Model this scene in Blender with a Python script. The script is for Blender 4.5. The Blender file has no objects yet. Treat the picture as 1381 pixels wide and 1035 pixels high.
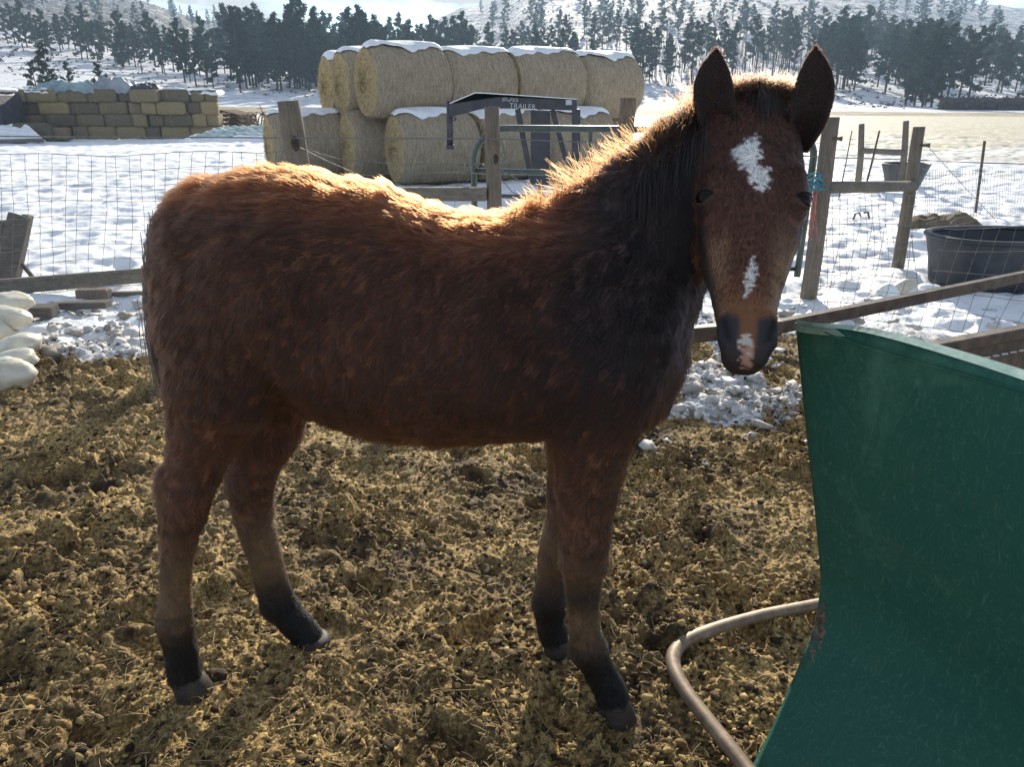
import bpy, math, random
import numpy as np
from mathutils import Vector
random.seed(7); rng = np.random.default_rng(11)
R = math.radians
scene = bpy.context.scene

# ------------------------------------------------------------------ camera
TH = R(20.9); HC = 1.4
cam_d = bpy.data.cameras.new("camera"); cam = bpy.data.objects.new("camera", cam_d)
scene.collection.objects.link(cam); scene.camera = cam
cam_d.sensor_width = 36.0; cam_d.lens = 26.07; cam_d.clip_start = 0.05; cam_d.clip_end = 3000
cam.location = (0, 0, HC); cam.rotation_euler = (R(90) - TH, 0, 0)

# ------------------------------------------------------------------ sky, sun, exposure
SUN_EL, SUN_AZ = R(21.0), R(7.0)          # azimuth measured from +Y towards +X
world = bpy.data.worlds.new("World"); scene.world = world; world.use_nodes = True
wn = world.node_tree; wn.nodes.clear()
def wnode(t): return wn.nodes.new(t)
w_out = wnode('ShaderNodeOutputWorld'); w_bg = wnode('ShaderNodeBackground'); w_sky = wnode('ShaderNodeTexSky')
w_sky.sky_type = 'NISHITA'; w_sky.sun_disc = False; w_sky.sun_elevation = SUN_EL; w_sky.sun_rotation = SUN_AZ
w_sky.altitude = 1500; w_sky.air_density = 1.0; w_sky.dust_density = 0.25; w_sky.ozone_density = 1.5
w_bg.inputs['Strength'].default_value = 0.12
# thin cloud bands in the sky, stretched along the horizon
w_tc = wnode('ShaderNodeTexCoord'); w_map = wnode('ShaderNodeMapping'); w_map.inputs['Scale'].default_value = (5.0, 5.0, 26.0)
w_n = wnode('ShaderNodeTexNoise'); w_n.inputs['Scale'].default_value = 1.3; w_n.inputs['Detail'].default_value = 7; w_n.inputs['Roughness'].default_value = .55
w_r = wnode('ShaderNodeValToRGB'); w_r.color_ramp.elements[0].position = .46; w_r.color_ramp.elements[1].position = .60
w_mix = wnode('ShaderNodeMix'); w_mix.data_type = 'RGBA'; w_mix.inputs[7].default_value = (3.3, 3.15, 2.8, 1)
wn.links.new(w_tc.outputs['Generated'], w_map.inputs['Vector']); wn.links.new(w_map.outputs[0], w_n.inputs['Vector'])
wn.links.new(w_n.outputs['Fac'], w_r.inputs['Fac']); wn.links.new(w_r.outputs['Color'], w_mix.inputs[0])
wn.links.new(w_sky.outputs['Color'], w_mix.inputs[6]); wn.links.new(w_mix.outputs[2], w_bg.inputs['Color'])
wn.links.new(w_bg.outputs[0], w_out.inputs['Surface'])
sun_d = bpy.data.lights.new("sun", 'SUN'); sun = bpy.data.objects.new("sun", sun_d); scene.collection.objects.link(sun)
sun_d.energy = 4.7; sun_d.angle = R(0.5); sun_d.color = (1.0, .90, .74)
sdir = Vector((math.sin(SUN_AZ)*math.cos(SUN_EL), math.cos(SUN_AZ)*math.cos(SUN_EL), math.sin(SUN_EL)))
sun.rotation_euler = sdir.to_track_quat('Z', 'Y').to_euler()
scene.view_settings.view_transform = 'Standard'; scene.view_settings.look = 'None'
scene.view_settings.exposure = 1.06; scene.view_settings.gamma = 1.0
scene.cycles.max_bounces = 8; scene.cycles.transparent_max_bounces = 8
try: scene.cycles_curves.shape = 'RIBBONS'
except Exception: pass

# ------------------------------------------------------------------ picture measurements -> world points
CT, ST = math.cos(TH), math.sin(TH)
def ray(px, py):
    a = (px-690.5)/1000.0; b = (517.5-py)/1000.0
    return np.array([a, CT + b*ST, -ST + b*CT])
def Wz(px, py, zc): return np.array([0, 0, HC]) + zc*ray(px, py)          # at camera depth
def Wy(px, py, Y):
    r = ray(px, py); return np.array([0, 0, HC]) + r*(Y/r[1])              # on the vertical plane y = Y
def Gd(px, py, z=0.0):
    r = ray(px, py); return np.array([0, 0, HC]) + r*((z-HC)/r[2])         # on the level z
def pix(P):
    P = np.asarray(P, float); d = P - np.array([0, 0, HC])
    zc = d[..., 1]*CT - d[..., 2]*ST; up = d[..., 1]*ST + d[..., 2]*CT
    return 690.5 + 1000*d[..., 0]/zc, 517.5 - 1000*up/zc, zc

# ------------------------------------------------------------------ noise
def _h(ix, iy, s=0):
    n = (ix.astype(np.int64)*374761393 + iy.astype(np.int64)*668265263 + s*1274126177) & 0xffffffff
    n = ((n ^ (n >> 13))*1274126177) & 0xffffffff
    return ((n ^ (n >> 16)) & 0xffffff)/float(0xffffff)
def vnoise(x, y, s=0):
    ix = np.floor(x); iy = np.floor(y); fx = x-ix; fy = y-iy
    ix = ix.astype(np.int64); iy = iy.astype(np.int64)
    u = fx*fx*fx*(fx*(fx*6-15)+10); v = fy*fy*fy*(fy*(fy*6-15)+10)
    a = _h(ix, iy, s); b = _h(ix+1, iy, s); c = _h(ix, iy+1, s); d = _h(ix+1, iy+1, s)
    return (a*(1-u)+b*u)*(1-v) + (c*(1-u)+d*u)*v
def fbm(x, y, oct=4, s=0, gain=.5):
    t = np.zeros_like(x, float); a = 1.0; n = 0
    for o in range(oct):
        t += a*(vnoise(x+17.3*o, y-9.1*o, s+o)-.5)*2; n += a; a *= gain; x = x*2.03; y = y*2.03
    return t/n
def cells(x, y, s=0):
    ix = np.floor(x).astype(np.int64); iy = np.floor(y).astype(np.int64); best = np.full(x.shape, 9.0); idv = np.zeros(x.shape)
    for dx in (-1, 0, 1):
        for dy in (-1, 0, 1):
            cx = ix+dx; cy = iy+dy
            px_ = cx + .15 + .7*_h(cx, cy, s); py_ = cy + .15 + .7*_h(cx, cy, s+5)
            d = (px_-x)**2 + (py_-y)**2; m = d < best
            best = np.where(m, d, best); idv = np.where(m, _h(cx, cy, s+9), idv)
    return np.sqrt(best), idv
def sstep(a, b, x):
    t = np.clip((x-a)/(b-a), 0, 1); return t*t*(3-2*t)

# ------------------------------------------------------------------ object helpers
COL = scene.collection
def mesh_np(name, V, F, mat=None, parent=None, smooth=True, attrs=None, uvless=True):
    """V (n,3); F an (m,k) array or list of such arrays"""
    me = bpy.data.meshes.new(name)
    Fs = F if isinstance(F, list) else [F]
    Fs = [np.asarray(f, np.int32) for f in Fs if len(f)]
    V = np.asarray(V, np.float32)
    me.vertices.add(len(V)); me.vertices.foreach_set('co', V.ravel())
    loops = np.concatenate([f.ravel() for f in Fs]); sizes = np.concatenate([np.full(len(f), f.shape[1], np.int32) for f in Fs])
    me.loops.add(len(loops)); me.loops.foreach_set('vertex_index', loops)
    me.polygons.add(len(sizes)); starts = np.concatenate([[0], np.cumsum(sizes)[:-1]]).astype(np.int32)
    me.polygons.foreach_set('loop_start', starts)
    me.polygons.foreach_set('use_smooth', np.full(len(sizes), smooth))
    me.update(calc_edges=True)
    if attrs:
        for k, a in attrs.items():
            a = np.asarray(a, np.float32)
            if a.ndim == 1:
                at = me.attributes.new(k, 'FLOAT', 'POINT'); at.data.foreach_set('value', a)
            else:
                if a.shape[1] == 3: a = np.hstack([a, np.ones((len(a), 1), np.float32)])
                at = me.attributes.new(k, 'FLOAT_COLOR', 'POINT'); at.data.foreach_set('color', a.astype(np.float32).ravel())
    o = bpy.data.objects.new(name, me); COL.objects.link(o)
    if mat: me.materials.append(mat)
    if parent is not None: o.parent = parent
    return o
def tag(o, label=None, cat=None, group=None, kind=None):
    if label: o['label'] = label
    if cat: o['category'] = cat
    if group: o['group'] = group
    if kind: o['kind'] = kind
    return o
def thing(name, label, cat, loc=(0, 0, 0), rz=0.0, group=None):
    o = bpy.data.objects.new(name, None); COL.objects.link(o); o.location = loc; o.rotation_euler = (0, 0, rz)
    o.empty_display_size = .1
    return tag(o, label, cat, group)
class MB:
    """collects primitives, builds one mesh"""
    def __init__(s): s.V = []; s.Q = []; s.T = []; s.n = 0; s.A = []
    def add(s, V, Q=None, T=None, a=0.0):
        V = np.asarray(V, float)
        if Q is not None and len(Q): s.Q.append(np.asarray(Q)+s.n)
        if T is not None and len(T): s.T.append(np.asarray(T)+s.n)
        s.V.append(V); s.n += len(V); s.A.append(np.full(len(V), a)); return s
    def box(s, c, d, rot=None, bev=0.0, a=0.0, jit=0.0):
        """centre c, full size d, rot 3x3; bevelled edges"""
        d = np.asarray(d, float)/2; b = min(bev, .49*2*d.min())
        if b <= 0:
            V = np.array([[x, y, z] for x in (-1, 1) for y in (-1, 1) for z in (-1, 1)])*d
            Q = [[0, 1, 3, 2], [4, 6, 7, 5], [0, 4, 5, 1], [2, 3, 7, 6], [0, 2, 6, 4], [1, 5, 7, 3]]; T = None
        else:
            V = []; idx = {}
            for sx in (-1, 1):
                for sy in (-1, 1):
                    for sz in (-1, 1):
                        sg = np.array([sx, sy, sz])
                        for k in range(3):
                            p = sg*(d-b); p[k] = sg[k]*d[k]; idx[(sx, sy, sz, k)] = len(V); V.append(p)
            V = np.array(V); Q = []; T = []
            for k in range(3):
                i, j = [(1, 2), (2, 0), (0, 1)][k]
                for sg in (-1, 1):
                    q = []
                    for (a1, b1) in ((-1, -1), (1, -1), (1, 1), (-1, 1)):
                        t = [0, 0, 0]; t[k] = sg; t[i] = a1; t[j] = b1; q.append(idx[(t[0], t[1], t[2], k)])
                    Q.append(q if sg > 0 else q[::-1])
                for s1 in (-1, 1):
                    for s2 in (-1, 1):
                        t0 = [0, 0, 0]; t1 = [0, 0, 0]; t0[k] = -1; t1[k] = 1; t0[i] = t1[i] = s1; t0[j] = t1[j] = s2
                        q = [idx[(*t0, i)], idx[(*t1, i)], idx[(*t1, j)], idx[(*t0, j)]]
                        Q.append(q if s1*s2 > 0 else q[::-1])
            for sx in (-1, 1):
                for sy in (-1, 1):
                    for sz in (-1, 1):
                        t = [idx[(sx, sy, sz, 0)], idx[(sx, sy, sz, 1)], idx[(sx, sy, sz, 2)]]
                        T.append(t if sx*sy*sz > 0 else t[::-1])
        if jit: V = V + rng.normal(0, jit, V.shape)
        if rot is not None: V = V @ np.asarray(rot).T
        return s.add(V+np.asarray(c, float), Q, T, a)
    def tube(s, P, r, n=8, cap=True, a=0.0, flat=1.0):
        P = np.asarray(P, float); r = np.broadcast_to(np.asarray(r, float), (len(P),))
        Tn = np.gradient(P, axis=0); Tn /= np.linalg.norm(Tn, axis=1)[:, None]+1e-9
        up = np.array([0, 0, 1.0]) if abs(Tn[0, 2]) < .9 else np.array([1.0, 0, 0])
        V = []
        u = np.cross(Tn[0], up); u /= np.linalg.norm(u)
        for i in range(len(P)):
            u = u - Tn[i]*(u@Tn[i]); u /= np.linalg.norm(u)+1e-9; v = np.cross(Tn[i], u)
            for k in range(n):
                t = 2*math.pi*k/n; V.append(P[i]+r[i]*(math.cos(t)*u+math.sin(t)*v*flat))
        Q = [[i*n+k, i*n+(k+1) % n, (i+1)*n+(k+1) % n, (i+1)*n+k] for i in range(len(P)-1) for k in range(n)]
        T = []
        if cap:
            V += [P[0], P[-1]]; a0 = len(P)*n
            T = [[a0, (k+1) % n, k] for k in range(n)] + [[a0+1, (len(P)-1)*n+k, (len(P)-1)*n+(k+1) % n] for k in range(n)]
        return s.add(V, Q, T, a)
    def bar(s, p0, p1, w, h, bev=0.0, a=0.0, up=(0, 0, 1), jit=0.0):
        p0 = np.asarray(p0, float); p1 = np.asarray(p1, float); d = p1-p0; L = np.linalg.norm(d); d /= L
        up = np.asarray(up, float); sd = np.cross(up, d); sd /= np.linalg.norm(sd); u = np.cross(d, sd)
        return s.box((p0+p1)/2, (L, w, h), np.array([d, sd, u]).T, bev, a, jit)
    def quad(s, V, a=0.0): return s.add(V, [[0, 1, 2, 3]], None, a)
    def build(s, name, mat=None, parent=None, smooth=False, attr=None):
        V = np.vstack(s.V); F = []
        if s.Q: F.append(np.vstack(s.Q))
        if s.T: F.append(np.vstack(s.T))
        A = np.concatenate(s.A)
        return mesh_np(name, V, F, mat, parent, smooth, {'rnd': A})
def rotz(a):
    c, s = math.cos(a), math.sin(a); return np.array([[c, -s, 0], [s, c, 0], [0, 0, 1.0]])
def rotx(a):
    c, s = math.cos(a), math.sin(a); return np.array([[1, 0, 0], [0, c, -s], [0, s, c.real]])
def roty(a):
    c, s = math.cos(a), math.sin(a); return np.array([[c, 0, s], [0, 1, 0], [-s, 0, c]])
def local(root, P):
    """world points -> local coordinates of an unscaled thing"""
    a = -root.rotation_euler.z; return (np.asarray(P, float)-np.array(root.location)) @ rotz(a).T

# ------------------------------------------------------------------ materials
class Mat:
    def __init__(s, name):
        s.m = bpy.data.materials.new(name); s.m.use_nodes = True; s.t = s.m.node_tree; s.t.nodes.clear()
        s.out = s.t.nodes.new('ShaderNodeOutputMaterial'); s._o = None
    def n(s, t, **kw):
        x = s.t.nodes.new(t)
        for k, v in kw.items():
            if k.startswith('i_'):
                x.inputs[k[2:].replace('_', ' ')].default_value = v
            else: setattr(x, k, v)
        return x
    def l(s, a, b): s.t.links.new(a, b)
    def coords(s, kind='Object', scale=(1, 1, 1)):
        tc = s.n('ShaderNodeTexCoord'); mp = s.n('ShaderNodeMapping'); mp.inputs['Scale'].default_value = scale
        s.l(tc.outputs[kind], mp.inputs['Vector']); return mp.outputs[0]
    def noise(s, vec, sc, det=4, rough=.55, dist=0):
        x = s.n('ShaderNodeTexNoise'); x.inputs['Scale'].default_value = sc; x.inputs['Detail'].default_value = det
        x.inputs['Roughness'].default_value = rough; x.inputs['Distortion'].default_value = dist; s.l(vec, x.inputs['Vector']); return x.outputs['Fac']
    def ramp(s, fac, stops):
        x = s.n('ShaderNodeValToRGB'); e = x.color_ramp.elements
        while len(e) < len(stops): e.new(.5)
        for el, (p, c) in zip(e, stops): el.position = p; el.color = (*c, 1) if len(c) == 3 else c
        s.l(fac, x.inputs['Fac']); return x.outputs['Color']
    def mix(s, f, a, b, mode='MIX'):
        x = s.n('ShaderNodeMix'); x.data_type = 'RGBA'; x.blend_type = mode
        for i, v in ((0, f), (6, a), (7, b)):
            if isinstance(v, (int, float)): x.inputs[i].default_value = v
            elif isinstance(v, tuple): x.inputs[i].default_value = (*v, 1)
            else: s.l(v, x.inputs[i])
        return x.outputs[2]
    def math(s, op, a, b=None):
        x = s.n('ShaderNodeMath'); x.operation = op
        for i, v in enumerate((a, b)):
            if v is None: continue
            if isinstance(v, (int, float)): x.inputs[i].default_value = v
            else: s.l(v, x.inputs[i])
        return x.outputs[0]
    def attr(s, name, out='Fac'):
        x = s.n('ShaderNodeAttribute'); x.attribute_name = name; return x.outputs[out]
    def bump(s, h, strength=.5, dist=.01):
        x = s.n('ShaderNodeBump'); x.inputs['Strength'].default_value = strength; x.inputs['Distance'].default_value = dist
        s.l(h, x.inputs['Height']); return x.outputs[0]
    def pbsdf(s, col, rough=.8, bump=None, metal=0, spec=.3, **kw):
        x = s.n('ShaderNodeBsdfPrincipled')
        if isinstance(col, tuple): x.inputs['Base Color'].default_value = (*col, 1)
        else: s.l(col, x.inputs['Base Color'])
        if isinstance(rough, (int, float)): x.inputs['Roughness'].default_value = rough
        else: s.l(rough, x.inputs['Roughness'])
        x.inputs['Metallic'].default_value = metal; x.inputs['Specular IOR Level'].default_value = spec
        for k, v in kw.items(): x.inputs[k.replace('_', ' ')].default_value = v
        if bump is not None: s.l(bump, x.inputs['Normal'])
        s.l(x.outputs[0], s.out.inputs['Surface']); s._o = x; return x
def simple(name, c1, c2, scale=8, rough=.8, bump=.4, bd=.01, spec=.3, metal=0, stretch=(1, 1, 1), kind='Object'):
    m = Mat(name); v = m.coords(kind, stretch); f = m.noise(v, scale, 6, .6)
    col = m.ramp(f, [(.3, c1), (.7, c2)]); f2 = m.noise(v, scale*5, 4, .6)
    m.pbsdf(col, rough, m.bump(f2, bump, bd), metal, spec); return m.m
# ================================================================== ground, hills
# far terrain: for each bearing, knots of (distance, picture row seen at that distance); z follows from them
BEAR = np.array([-60, 0, 100, 200, 300, 420, 540, 640, 720, 850, 1000, 1150, 1240, 1300, 1381, 1450], float)
DIST = np.array([62, 80, 95, 115, 150, 210, 300, 420, 520.])
ROWS = {  # picture row for the ground at each of those distances
 -60:  [158, 130, 112, 92, 62, 30, -2, -30, -40],
 0:    [158, 132, 115, 95, 66, 34, 2, -22, -30],
 100:  [158, 136, 118, 99, 74, 44, 8, -10, -14],
 200:  [158, 144, 128, 108, 86, 56, 16, 3, 2],
 300:  [158, 147, 134, 114, 96, 72, 42, 31, 30],
 420:  [158, 148, 138, 118, 101, 90, 72, 60, 58],
 540:  [158, 148, 141, 128, 110, 92, 70, 55, 52],
 640:  [158, 148, 143, 132, 108, 84, 50, 20, 8],
 720:  [158, 148, 144, 130, 100, 68, 26, -8, -25],
 850:  [158, 149, 145, 128, 95, 58, 15, -20, -45],
 1000: [158, 150, 146, 132, 100, 62, 15, -22, -50],
 1150: [158, 151, 148, 136, 108, 70, 22, -15, -38],
 1240: [158, 152, 149, 140, 116, 80, 38, 8, -8],
 1300: [158, 152, 150, 141, 120, 90, 50, 22, 8],
 1381: [158, 153, 150, 143, 124, 96, 58, 26, 11],
 1450: [158, 153, 150, 143, 126, 98, 60, 26, 6]}
_T = np.array([ROWS[int(b)] for b in BEAR], float)
def row_at(b, d):
    """bilinear with smooth distance"""
    b = np.clip(b, BEAR[0], BEAR[-1]); i = np.clip(np.searchsorted(BEAR, b)-1, 0, len(BEAR)-2); f = (b-BEAR[i])/(BEAR[i+1]-BEAR[i]); f = f*f*(3-2*f)
    ld = np.log(np.clip(d, DIST[0], DIST[-1])); LD = np.log(DIST); j = np.clip(np.searchsorted(LD, ld)-1, 0, len(LD)-2); g = (ld-LD[j])/(LD[j+1]-LD[j])
    return (_T[i, j]*(1-g)+_T[i, j+1]*g)*(1-f)+(_T[i+1, j]*(1-g)+_T[i+1, j+1]*g)*f
def terrain(x, y):
    x = np.asarray(x, float); y = np.asarray(y, float); d = np.hypot(x, y); a = np.arctan2(x, np.maximum(y, 1e-6))
    a = np.where(y > 0, np.clip(a, -.75, .75), np.sign(x)*.75)
    b = 690.5+1070*np.tan(a)
    r = row_at(b, d); ang = np.arctan((517.5-r)/1000)-TH
    z = HC+np.cos(a)*d*np.tan(ang)
    k = sstep(45, 80, d); z = z*k*sstep(0, 1, 1)
    z = z-(.0)*(1-k)
    amp = sstep(110, 200, d); z = z+amp*(fbm(x*.03, y*.03, 4, 40)*2.2+fbm(x*.16, y*.16, 4, 41)*.5)
    return z
def snow_relief(x, y):
    d = np.hypot(x, y); k = sstep(70, 25, d)
    c1, _ = cells(x*1.6, y*1.6, 3); c2, _ = cells(x*3.3+.4, y*3.3, 4)
    h = .05*fbm(x*.55, y*1.1, 3, 50)+.030*fbm(x*2.1, y*2.8, 4, 51)-.040*sstep(.42, .16, c1)-.022*sstep(.40, .18, c2)
    rough = sstep(8.5, 5.5, d); h = h+rough*(.028*fbm(x*6, y*6, 4, 52)-.02*cells(x*5, y*5, 8)[0])
    return h*k
# how far the trodden paddock reaches and where snow lies on it
def snow_on_mud(x, y):
    d = np.hypot(x, y); n = fbm(x*1.3, y*1.3, 4, 60); m = fbm(x*5, y*5, 3, 61)
    e = d+.55*n+.25*m
    s = sstep(4.55, 5.25, e)
    s = np.maximum(s, .78*sstep(.60, .28, np.hypot((x-1.12)/1.15, (y-3.50)/.85)+.35*m+.15*n))
    s = np.maximum(s, .9*sstep(.95, .5, np.hypot((x+2.35)/1.3, (y-4.35)/.50)+.4*m+.2*n))
    s = np.maximum(s, .8*sstep(.28, .50, fbm(x*1.7+4, y*1.7, 4, 62))*sstep(3.3, 4.2, d))
    return s
def mud_relief(x, y):
    w1 = fbm(x*7, y*7, 3, 70)*.06; w2 = fbm(x*7+5, y*7, 3, 71)*.06
    X, Y = x+w1, y+w2
    c1, i1 = cells(X*9, Y*9, 1); c2, i2 = cells(X*20, Y*20, 2); c3, i3 = cells(X*42, Y*42, 3)
    pres = sstep(-.25, .35, fbm(x*2.2, y*2.2, 3, 72))
    h = .035*fbm(x*1.1, y*1.1, 3, 73)+.016*fbm(x*4, y*4, 3, 74)
    h = h+.046*sstep(.62, .1, c1)*sstep(.35, .9, i1)*(.4+.6*pres)+.024*sstep(.6, .1, c2)*(.25+i2)*(.35+.65*pres)+.0085*sstep(.6, .1, c3)*(.3+i3)
    c0, i0 = cells(x*3.4+w1*6, y*3.4+w2*6, 12); h = h-.034*sstep(.30, .17, c0)*sstep(.35, .5, i0)+.012*sstep(.12, 0, np.abs(c0-.34))*sstep(.35, .5, i0)
    h = h+.004*fbm(x*60, y*60, 3, 75)+.0025*fbm(x*150, y*150, 2, 76)
    return h
def height(x, y):
    d = np.hypot(x, y); k = sstep(5.4, 4.6, d)
    return mud_relief(x, y)*k*sstep(0, 1.0, 1)+snow_relief(x, y)*(1-k)
def polar(az, dist):
    A, Dd = np.meshgrid(az, dist); X = Dd*np.sin(A); Y = Dd*np.cos(A); nr, nc = A.shape
    idx = np.arange(nr*nc).reshape(nr, nc)
    F = np.stack([idx[:-1, :-1], idx[:-1, 1:], idx[1:, 1:], idx[1:, :-1]], -1).reshape(-1, 4)
    return X.ravel(), Y.ravel(), F
def azs(fine, step, coarse):
    c = np.arange(-math.pi, -fine-coarse*.5, coarse); f = np.arange(-fine, fine, step)
    return np.concatenate([c, f, -c[::-1]])
# --- paddock
az = azs(R(50), .0015, R(2.5)); dist = np.concatenate([[.02, .4, .8], np.exp(np.arange(math.log(1.05), math.log(5.6), .0027))])
x, y, F = polar(az, dist); z = height(x, y)-.05*sstep(5.3, 5.6, np.hypot(x, y))
sn = snow_on_mud(x, y)
z = z+sn*(.030+.022*fbm(x*7, y*7, 4, 80)-.028*cells(x*8, y*8, 9)[0])*sstep(5.6, 5.2, np.hypot(x, y))
# hooves press the mud flat where they stand
for (hx, hy) in ((-.83+.02, 1.475), (-.505, 1.665), (.25, 1.395), (.13, 1.625)):
    r = np.hypot(x-hx, y-hy); k = sstep(.12, .05, r); z = z*(1-.75*k)
m = Mat('trodden_dung_and_straw'); v = m.coords('Object'); big = m.noise(v, 2.2, 4, .6); mid = m.noise(v, 14, 5, .65); fin = m.noise(v, 90, 5, .7)
soil = m.ramp(mid, [(.28, (.022, .015, .010)), (.46, (.060, .040, .023)), (.64, (.16, .11, .050)), (.78, (.36, .26, .11))])
straw = m.ramp(fin, [(.32, (.06, .040, .018)), (.48, (.29, .19, .075)), (.64, (.74, .53, .21))])
dung = m.mix(m.ramp(m.math('ADD', m.math('MULTIPLY', big, .9), m.math('MULTIPLY', mid, .35)), [(.49, (0, 0, 0)), (.69, (1, 1, 1))]), soil, straw)
snc = m.ramp(m.noise(v, 30, 4), [(.25, (.55, .53, .50)), (.6, (.84, .86, .88))])
dirty = m.mix(m.ramp(m.noise(v, 22, 5, .7), [(.44, (1, 1, 1)), (.58, (0, 0, 0))]), snc, (.13, .095, .06))
sfac = m.math('MULTIPLY', m.attr('snow'), 1.0)
sf = m.ramp(m.math('ADD', sfac, m.math('MULTIPLY', m.math('SUBTRACT', m.noise(v, 26, 4, .7), .5), .9)), [(.40, (0, 0, 0)), (.58, (1, 1, 1))])
edge = m.ramp(sfac, [(.6, (0, 0, 0)), (1.0, (1, 1, 1))])
col = m.mix(sf, dung, m.mix(edge, dirty, snc))
bmp = m.bump(m.noise(v, 240, 5, .7), .8, .006)
m.pbsdf(col, .82, bmp, spec=.25)
pad = mesh_np('paddock_ground', np.stack([x, y, z], 1), F, m.m, None, True, {'snow': sn}); tag(pad, kind='structure')
# --- snow yard and field
az = azs(R(50), .0024, R(2.5)); dist = np.exp(np.arange(math.log(4.9), math.log(70), .0040))
x, y, F = polar(az, dist); d = np.hypot(x, y); z = height(x, y)*sstep(4.9, 5.3, d)-.05*sstep(5.3, 4.9, d)+terrain(x, y)
m = Mat('trodden_snow'); v = m.coords('Object'); n1 = m.noise(v, .8, 5, .6); n2 = m.noise(v, 7, 5, .65)
c = m.ramp(n2, [(.25, (.74, .76, .80)), (.7, (.86, .88, .90))])
dirt = m.ramp(m.noise(v, 1.6, 6, .7), [(.58, (0, 0, 0)), (.70, (1, 1, 1))])
near = m.attr('yard'); c = m.mix(m.math('MULTIPLY', dirt, m.math('MULTIPLY', near, .55)), c, (.30, .24, .16))
# stubble showing through further out
vs = m.coords('Object', (.5, 1.6, 1)); stub = m.noise(vs, .35, 6, .72); sfac = m.ramp(m.math('ADD', stub, m.math('MULTIPLY', m.attr('stub'), .42)), [(.56, (0, 0, 0)), (.80, (1, 1, 1))])
sc = m.ramp(m.noise(v, 5, 4), [(.3, (.38, .34, .24)), (.7, (.68, .62, .46))])
c = m.mix(sfac, c, sc)
m.pbsdf(c, .6, m.bump(m.noise(v, 24, 6, .7), .55, .03), spec=.35)
yard = sstep(13, 6, d); stub = sstep(10, 34, d)*sstep(-.15, .25, x/d)*.62+sstep(30, 50, d)*.5
sf_ = mesh_np('snow_field', np.stack([x, y, z], 1), F, m.m, None, True, {'yard': yard, 'stub': stub}); tag(sf_, kind='structure')
# --- hillsides
az = azs(R(50), .0032, R(3)); dist = np.concatenate([np.exp(np.arange(math.log(68), math.log(520), .0075)), [560, 620, 700]])
x, y, F = polar(az, dist); d = np.hypot(x, y); z = terrain(x, y)-.03*sstep(70, 68, d)-sstep(520, 700, d)*30
m = Mat('snowy_hillside'); v = m.coords('Object'); a1 = m.noise(v, .045, 6, .65); a2 = m.noise(v, .32, 6, .7); a3 = m.noise(v, 1.4, 5, .7)
rock = m.ramp(a2, [(.3, (.045, .045, .04)), (.7, (.14, .12, .10))]); snow = m.ramp(a3, [(.3, (.62, .64, .68)), (.7, (.84, .86, .90))])
f = m.ramp(m.math('ADD', m.math('MULTIPLY', a2, .7), m.math('ADD', m.math('MULTIPLY', a3, .45), m.math('MULTIPLY', m.attr('scrub'), .16))), [(.62, (0, 0, 0)), (.72, (1, 1, 1))])
grass = m.ramp(a3, [(.3, (.22, .18, .11)), (.7, (.44, .38, .25))])
c = m.mix(f, snow, rock)
g = m.ramp(m.math('ADD', m.attr('grass'), m.math('MULTIPLY', m.math('SUBTRACT', a2, .5), 1.4)), [(.45, (0, 0, 0)), (.7, (1, 1, 1))]); c = m.mix(g, c, grass)
m.pbsdf(c, .8, m.bump(a3, .7, .6), spec=.2)
b = 690.5+1070*np.tan(np.clip(np.arctan2(x, np.maximum(y, 1)), -.75, .75))
scrub = sstep(140, 260, d)*(.5+.4*sstep(560, 300, b))+.1*sstep(105, 118, d); grass = sstep(92, 80, d)*.75+.18*sstep(96, 104, d)*sstep(118, 110, d)
hl = mesh_np('hillside', np.stack([x, y, z], 1), F, m.m, None, True, {'scrub': scrub, 'grass': grass}); tag(hl, kind='structure')

# ================================================================== loose stuff on the paddock
def pick(n, dmin, dmax, amax=.88, bias=1.0):
    a = rng.uniform(-amax, amax, n); u_ = rng.random(n)**bias; d_ = np.exp(math.log(dmin)+u_*math.log(dmax/dmin)); return d_*np.sin(a), d_*np.cos(a)
def ground_z(x, y):
    s_ = snow_on_mud(x, y)
    return height(x, y)+s_*.02*sstep(5.6, 5.2, np.hypot(x, y))+terrain(x, y)
# crumbs of dung: low stones of twelve or so faces
t_ = (1+5**.5)/2
ICO = np.array([(-1, t_, 0), (1, t_, 0), (-1, -t_, 0), (1, -t_, 0), (0, -1, t_), (0, 1, t_), (0, -1, -t_), (0, 1, -t_), (t_, 0, -1), (t_, 0, 1), (-t_, 0, -1), (-t_, 0, 1)])/math.hypot(1, t_)
ICF = np.array([(0, 11, 5), (0, 5, 1), (0, 1, 7), (0, 7, 10), (0, 10, 11), (1, 5, 9), (5, 11, 4), (11, 10, 2), (10, 7, 6), (7, 1, 8), (3, 9, 4), (3, 4, 2), (3, 2, 6), (3, 6, 8), (3, 8, 9), (4, 9, 5), (2, 4, 11), (6, 2, 10), (8, 6, 7), (9, 8, 1)])
def ico2():
    V = [tuple(p) for p in ICO]; F = []; mid = {}
    def md(a, b):
        k = (min(a, b), max(a, b))
        if k not in mid:
            p = np.array(V[a])+np.array(V[b]); p /= np.linalg.norm(p); mid[k] = len(V); V.append(tuple(p))
        return mid[k]
    for a, b, c in ICF:
        ab, bc, ca = md(a, b), md(b, c), md(c, a); F += [(a, ab, ca), (b, bc, ab), (c, ca, bc), (ab, bc, ca)]
    return np.array(V), np.array(F)
I2, F2 = ico2()
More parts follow.
